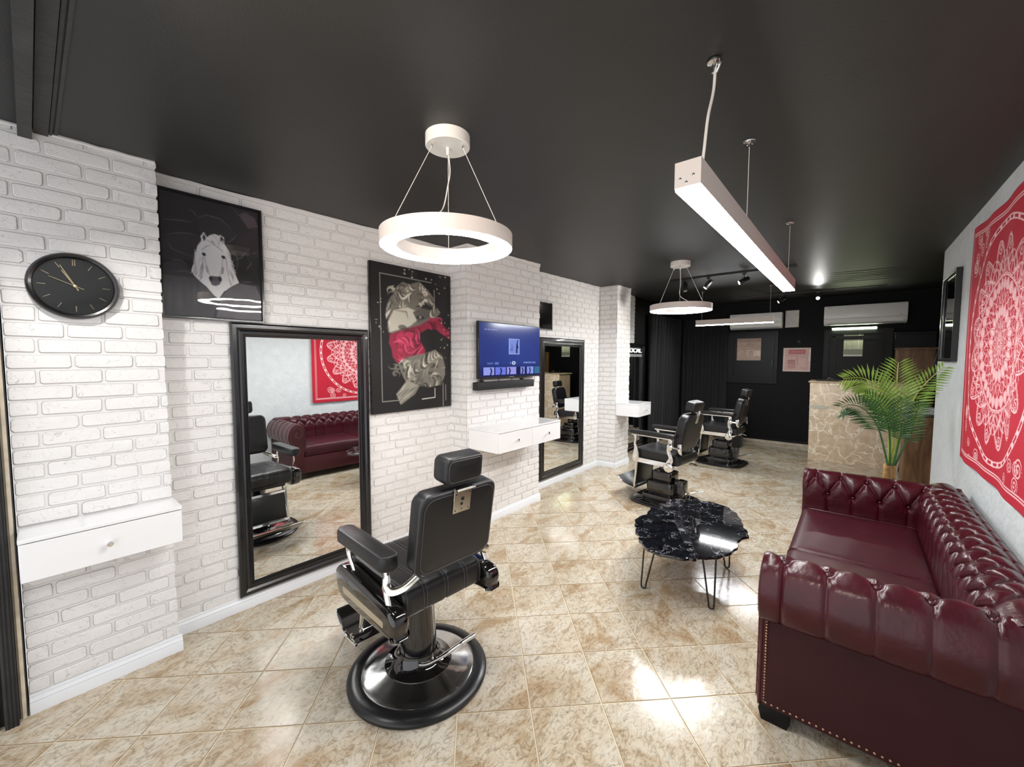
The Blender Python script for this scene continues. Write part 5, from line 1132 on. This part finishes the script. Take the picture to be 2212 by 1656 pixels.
# window and door in the back wall
def ring_box(mb, x0, x1, z0, z1, w, y0, y1): mb.box(x0, x1, y0, y1, z1-w, z1); mb.box(x0, x1, y0, y1, z0, z0+w); mb.box(x0, x0+w, y0, y1, z0+w, z1-w); mb.box(x1-w, x1, y0, y1, z0+w, z1-w); return mb
wd = struct(ring_box(MB(), -1.985, -1.125, 1.14, 2.13, .055, YB-.035, YB).ob('window_1', M_BLACKT, ang=0))
ring_box(MB(), -1.935, -1.180, 1.19, 2.08, .075, YB-.050, YB-.005).ob('sash', M_BLACKT, wd, ang=0); MB().box(-1.87, -1.25, YB-.022, YB-.004, 1.25, 2.02).ob('panel', M_BLACKT, wd, ang=0)
ring_box(MB(), -1.82, -1.385, 1.565, 2.015, .014, YB-.030, YB-.022).ob('pane_bead', M_BLACKT, wd, ang=0)
MB().rbox(-1.215, -1.195, YB-.075, YB-.05, 1.47, 1.60, .004, 1).ob('handle', M_BLACKP, wd)
cv = Canvas(60, 62, (176, 148, 130)); r2 = random.Random(8)
for k in range(14): y = r2.uniform(.05, .95); x0_ = r2.uniform(0, .5); cv.line([(x0_, y), (x0_+r2.uniform(.2, .5), y+r2.uniform(-.05, .05))], .010, r2.choice([(140, 112, 98), (206, 182, 164)]), .7)
cv.line([(.45, .80), (.44, .62), (.55, .52), (.70, .55), (.72, .85)], .018, (212, 190, 172), .8); R(.74, .55, 1, .80, (214, 196, 180), .8); R(0, 0, 1, .16, (150, 122, 108), .7); cv.noise(.25, 14, 4)
sheet('tan patterned pane covering in the black window', 'window covering', -1.806, -1.400, 1.583, 1.999, YB-.023, cv, 'window_sheet')
dr = struct(ring_box(MB(), -.445, .440, -.05, 2.11, .075, YB-.05, YB).ob('door_2', M_BLACKT, ang=0)); MB().box(-.37, .365, YB-.03, YB-.002, 0, 2.035).ob('leaf', M_BLACKT, dr, ang=0); ring_box(MB(), -.33, .325, .12, 2.00, .06, YB-.042, YB-.03).ob('leaf_moulding', M_BLACKT, dr, ang=0)
MB().tube([(-.33, YB-.06, 1.99), (-.30, YB-.10, 1.985)], .01, 8).ob('door_closer', M_CHROME, dr)
cv = Canvas(40, 66, (186, 184, 168)); R(0, .05, 1, .30, (118, 116, 108)); R(0, .06, 1, .12, (80, 78, 72)); cv.line([(.85, .02), (.74, .30)], .03, (190, 188, 176)); R(.76, .3, .80, .72, (216, 214, 198)); R(.13, .35, .16, .7, (140, 138, 126)); R(.43, .35, .45, .7, (160, 158, 146)); R(0, .70, 1, .92, (136, 134, 122)); R(0, .93, 1, 1, (206, 204, 196)); cv.noise(.15, 10, 3)
sheet('pale pleated blind in the glass of the black door', 'blind', -.173, .071, 1.657, 2.056, YB-.031, cv, 'door_blind')
# tall wood cabinet with dark box above
t = thing('wood_cabinet', 'brown wooden cabinet against the back wall right of the door', 'cabinet', (.66, 8.75, 0)); MB().rbox(-.19, .25, 0, .28, 0, 1.76, .004, 1).ob('carcass', M_WOOD, t); MB().rbox(-.165, .235, -.018, 0, .03, 1.735, .003, 1).ob('door', M_WOOD, t); MB().box(-.20, .26, -.02, .28, 1.76, 1.785).ob('cornice', M_WOOD, t, ang=0)
t = thing('storage_box', 'dark box standing on the tall wooden cabinet', 'box', (.69, 8.80, 1.785)); MB().rbox(-.24, .22, -.05, .22, 0, .24, .006, 1).ob('body', M_BLACKT, t); MB().rbox(-.245, .225, -.055, .225, .20, .245, .006, 1).ob('lid', M_BLACKT, t)
t = thing('side_cabinet', 'low brown wooden cabinet between counter and plaster wall', 'cabinet', (.66, 7.10, 0)); MB().box(-.155, .42, .02, .50, .03, .90).ob('carcass', M_WOOD, t, ang=0)
for k in range(2): d = MB().rbox(-.15+.285*k, .13+.285*k, 0, .02, .05, .89, .003, 1).ob('door', M_WOOD, t); MB().tube([(.11+.285*k-(0 if k == 0 else .24), -.012, .5), (.11+.285*k-(0 if k == 0 else .24), -.012, .58)], .005, 8).ob('handle', M_STEEL, d)
MB().box(-.13, .40, .04, .48, 0, .03).ob('plinth', M_BLACKT, t, ang=0); MB().rbox(-.17, .43, -.02, .52, .905, .925, .002, 1).ob('worktop', M_STEEL, t)
for k in range(3): t = MB().rbox(.62, .80, 7.12+.0, 7.36, .926+.024*k, .948+.024*k, .010, 3).ob('folded_towel', M_TOWEL); tag(t, ['bottom folded towel of the pile on the low wooden cabinet', 'middle folded towel of the pile on the low wooden cabinet', 'top folded towel of the pile on the low wooden cabinet'][k], 'towel', 'folded towels on the low cabinet')
t = thing('computer_monitor', 'dark monitor screen beside the plaster wall edge', 'monitor', (.80, 7.45, .925)); MB().rbox(-.14, .16, 0, .03, .30, .90, .006, 1, T=RY(math.radians(9))).ob('screen', M_BLACKP, t); MB().tube([(.05, .03, .01), (.08, .03, .40)], .015, 8).ob('stand', M_BLACKP, t); MB().rbox(-.05, .15, -.03, .11, 0, .01, .003, 1).ob('foot', M_BLACKP, t)
for k in range(3): MB().rbox(-.02, .16, -.02, .0, .50+.03*k, .518+.03*k, .003, 1).ob('document_strip', M_TOWEL, t)
# bin and curtain
t = thing('waste_bin', 'black bin standing behind the furthest barber chair', 'bin', (-1.66, 8.30, 0)); MB().prism([(-.12, 0), (.12, 0), (.15, .62), (-.15, .62)], -.12, .12, 'y', bev=.01).ob('body', M_BLACKP, t); MB().rbox(-.16, .16, -.14, .14, .62, .67, .012, 2).ob('lid', M_BLACKP, t)
n = 150; P = []
for i in range(n+1):
    y = 7.25+(YB-.12-7.25)*i/n; ph = i/n*PI*2*11; P.append([(XL+.06+.035*math.sin(ph)*(.7+.3*z/2.6)+.01*math.sin(ph*2.3), y, .03+z*(2.60/12)) for z in range(12)])
cu = MB().grid(np.array(P)).ob('curtain', M_FABRICB); tag(cu, 'floor-length black curtain in folds in the back left corner', 'curtain'); cu.modifiers.new('thick', 'SOLIDIFY').thickness = .002
P = []
for i in range(81):
    x_ = XL+.10+.86*i/80; ph = i/80*PI*2*6; P.append([(x_, YB-.06+.03*math.sin(ph), .03+z*(2.60/12)) for z in range(12)])
cu = MB().grid(np.array(P)).ob('curtain', M_FABRICB); tag(cu, 'black curtain hanging flat along the left end of the back wall', 'curtain'); cu.modifiers.new('thick', 'SOLIDIFY').thickness = .002
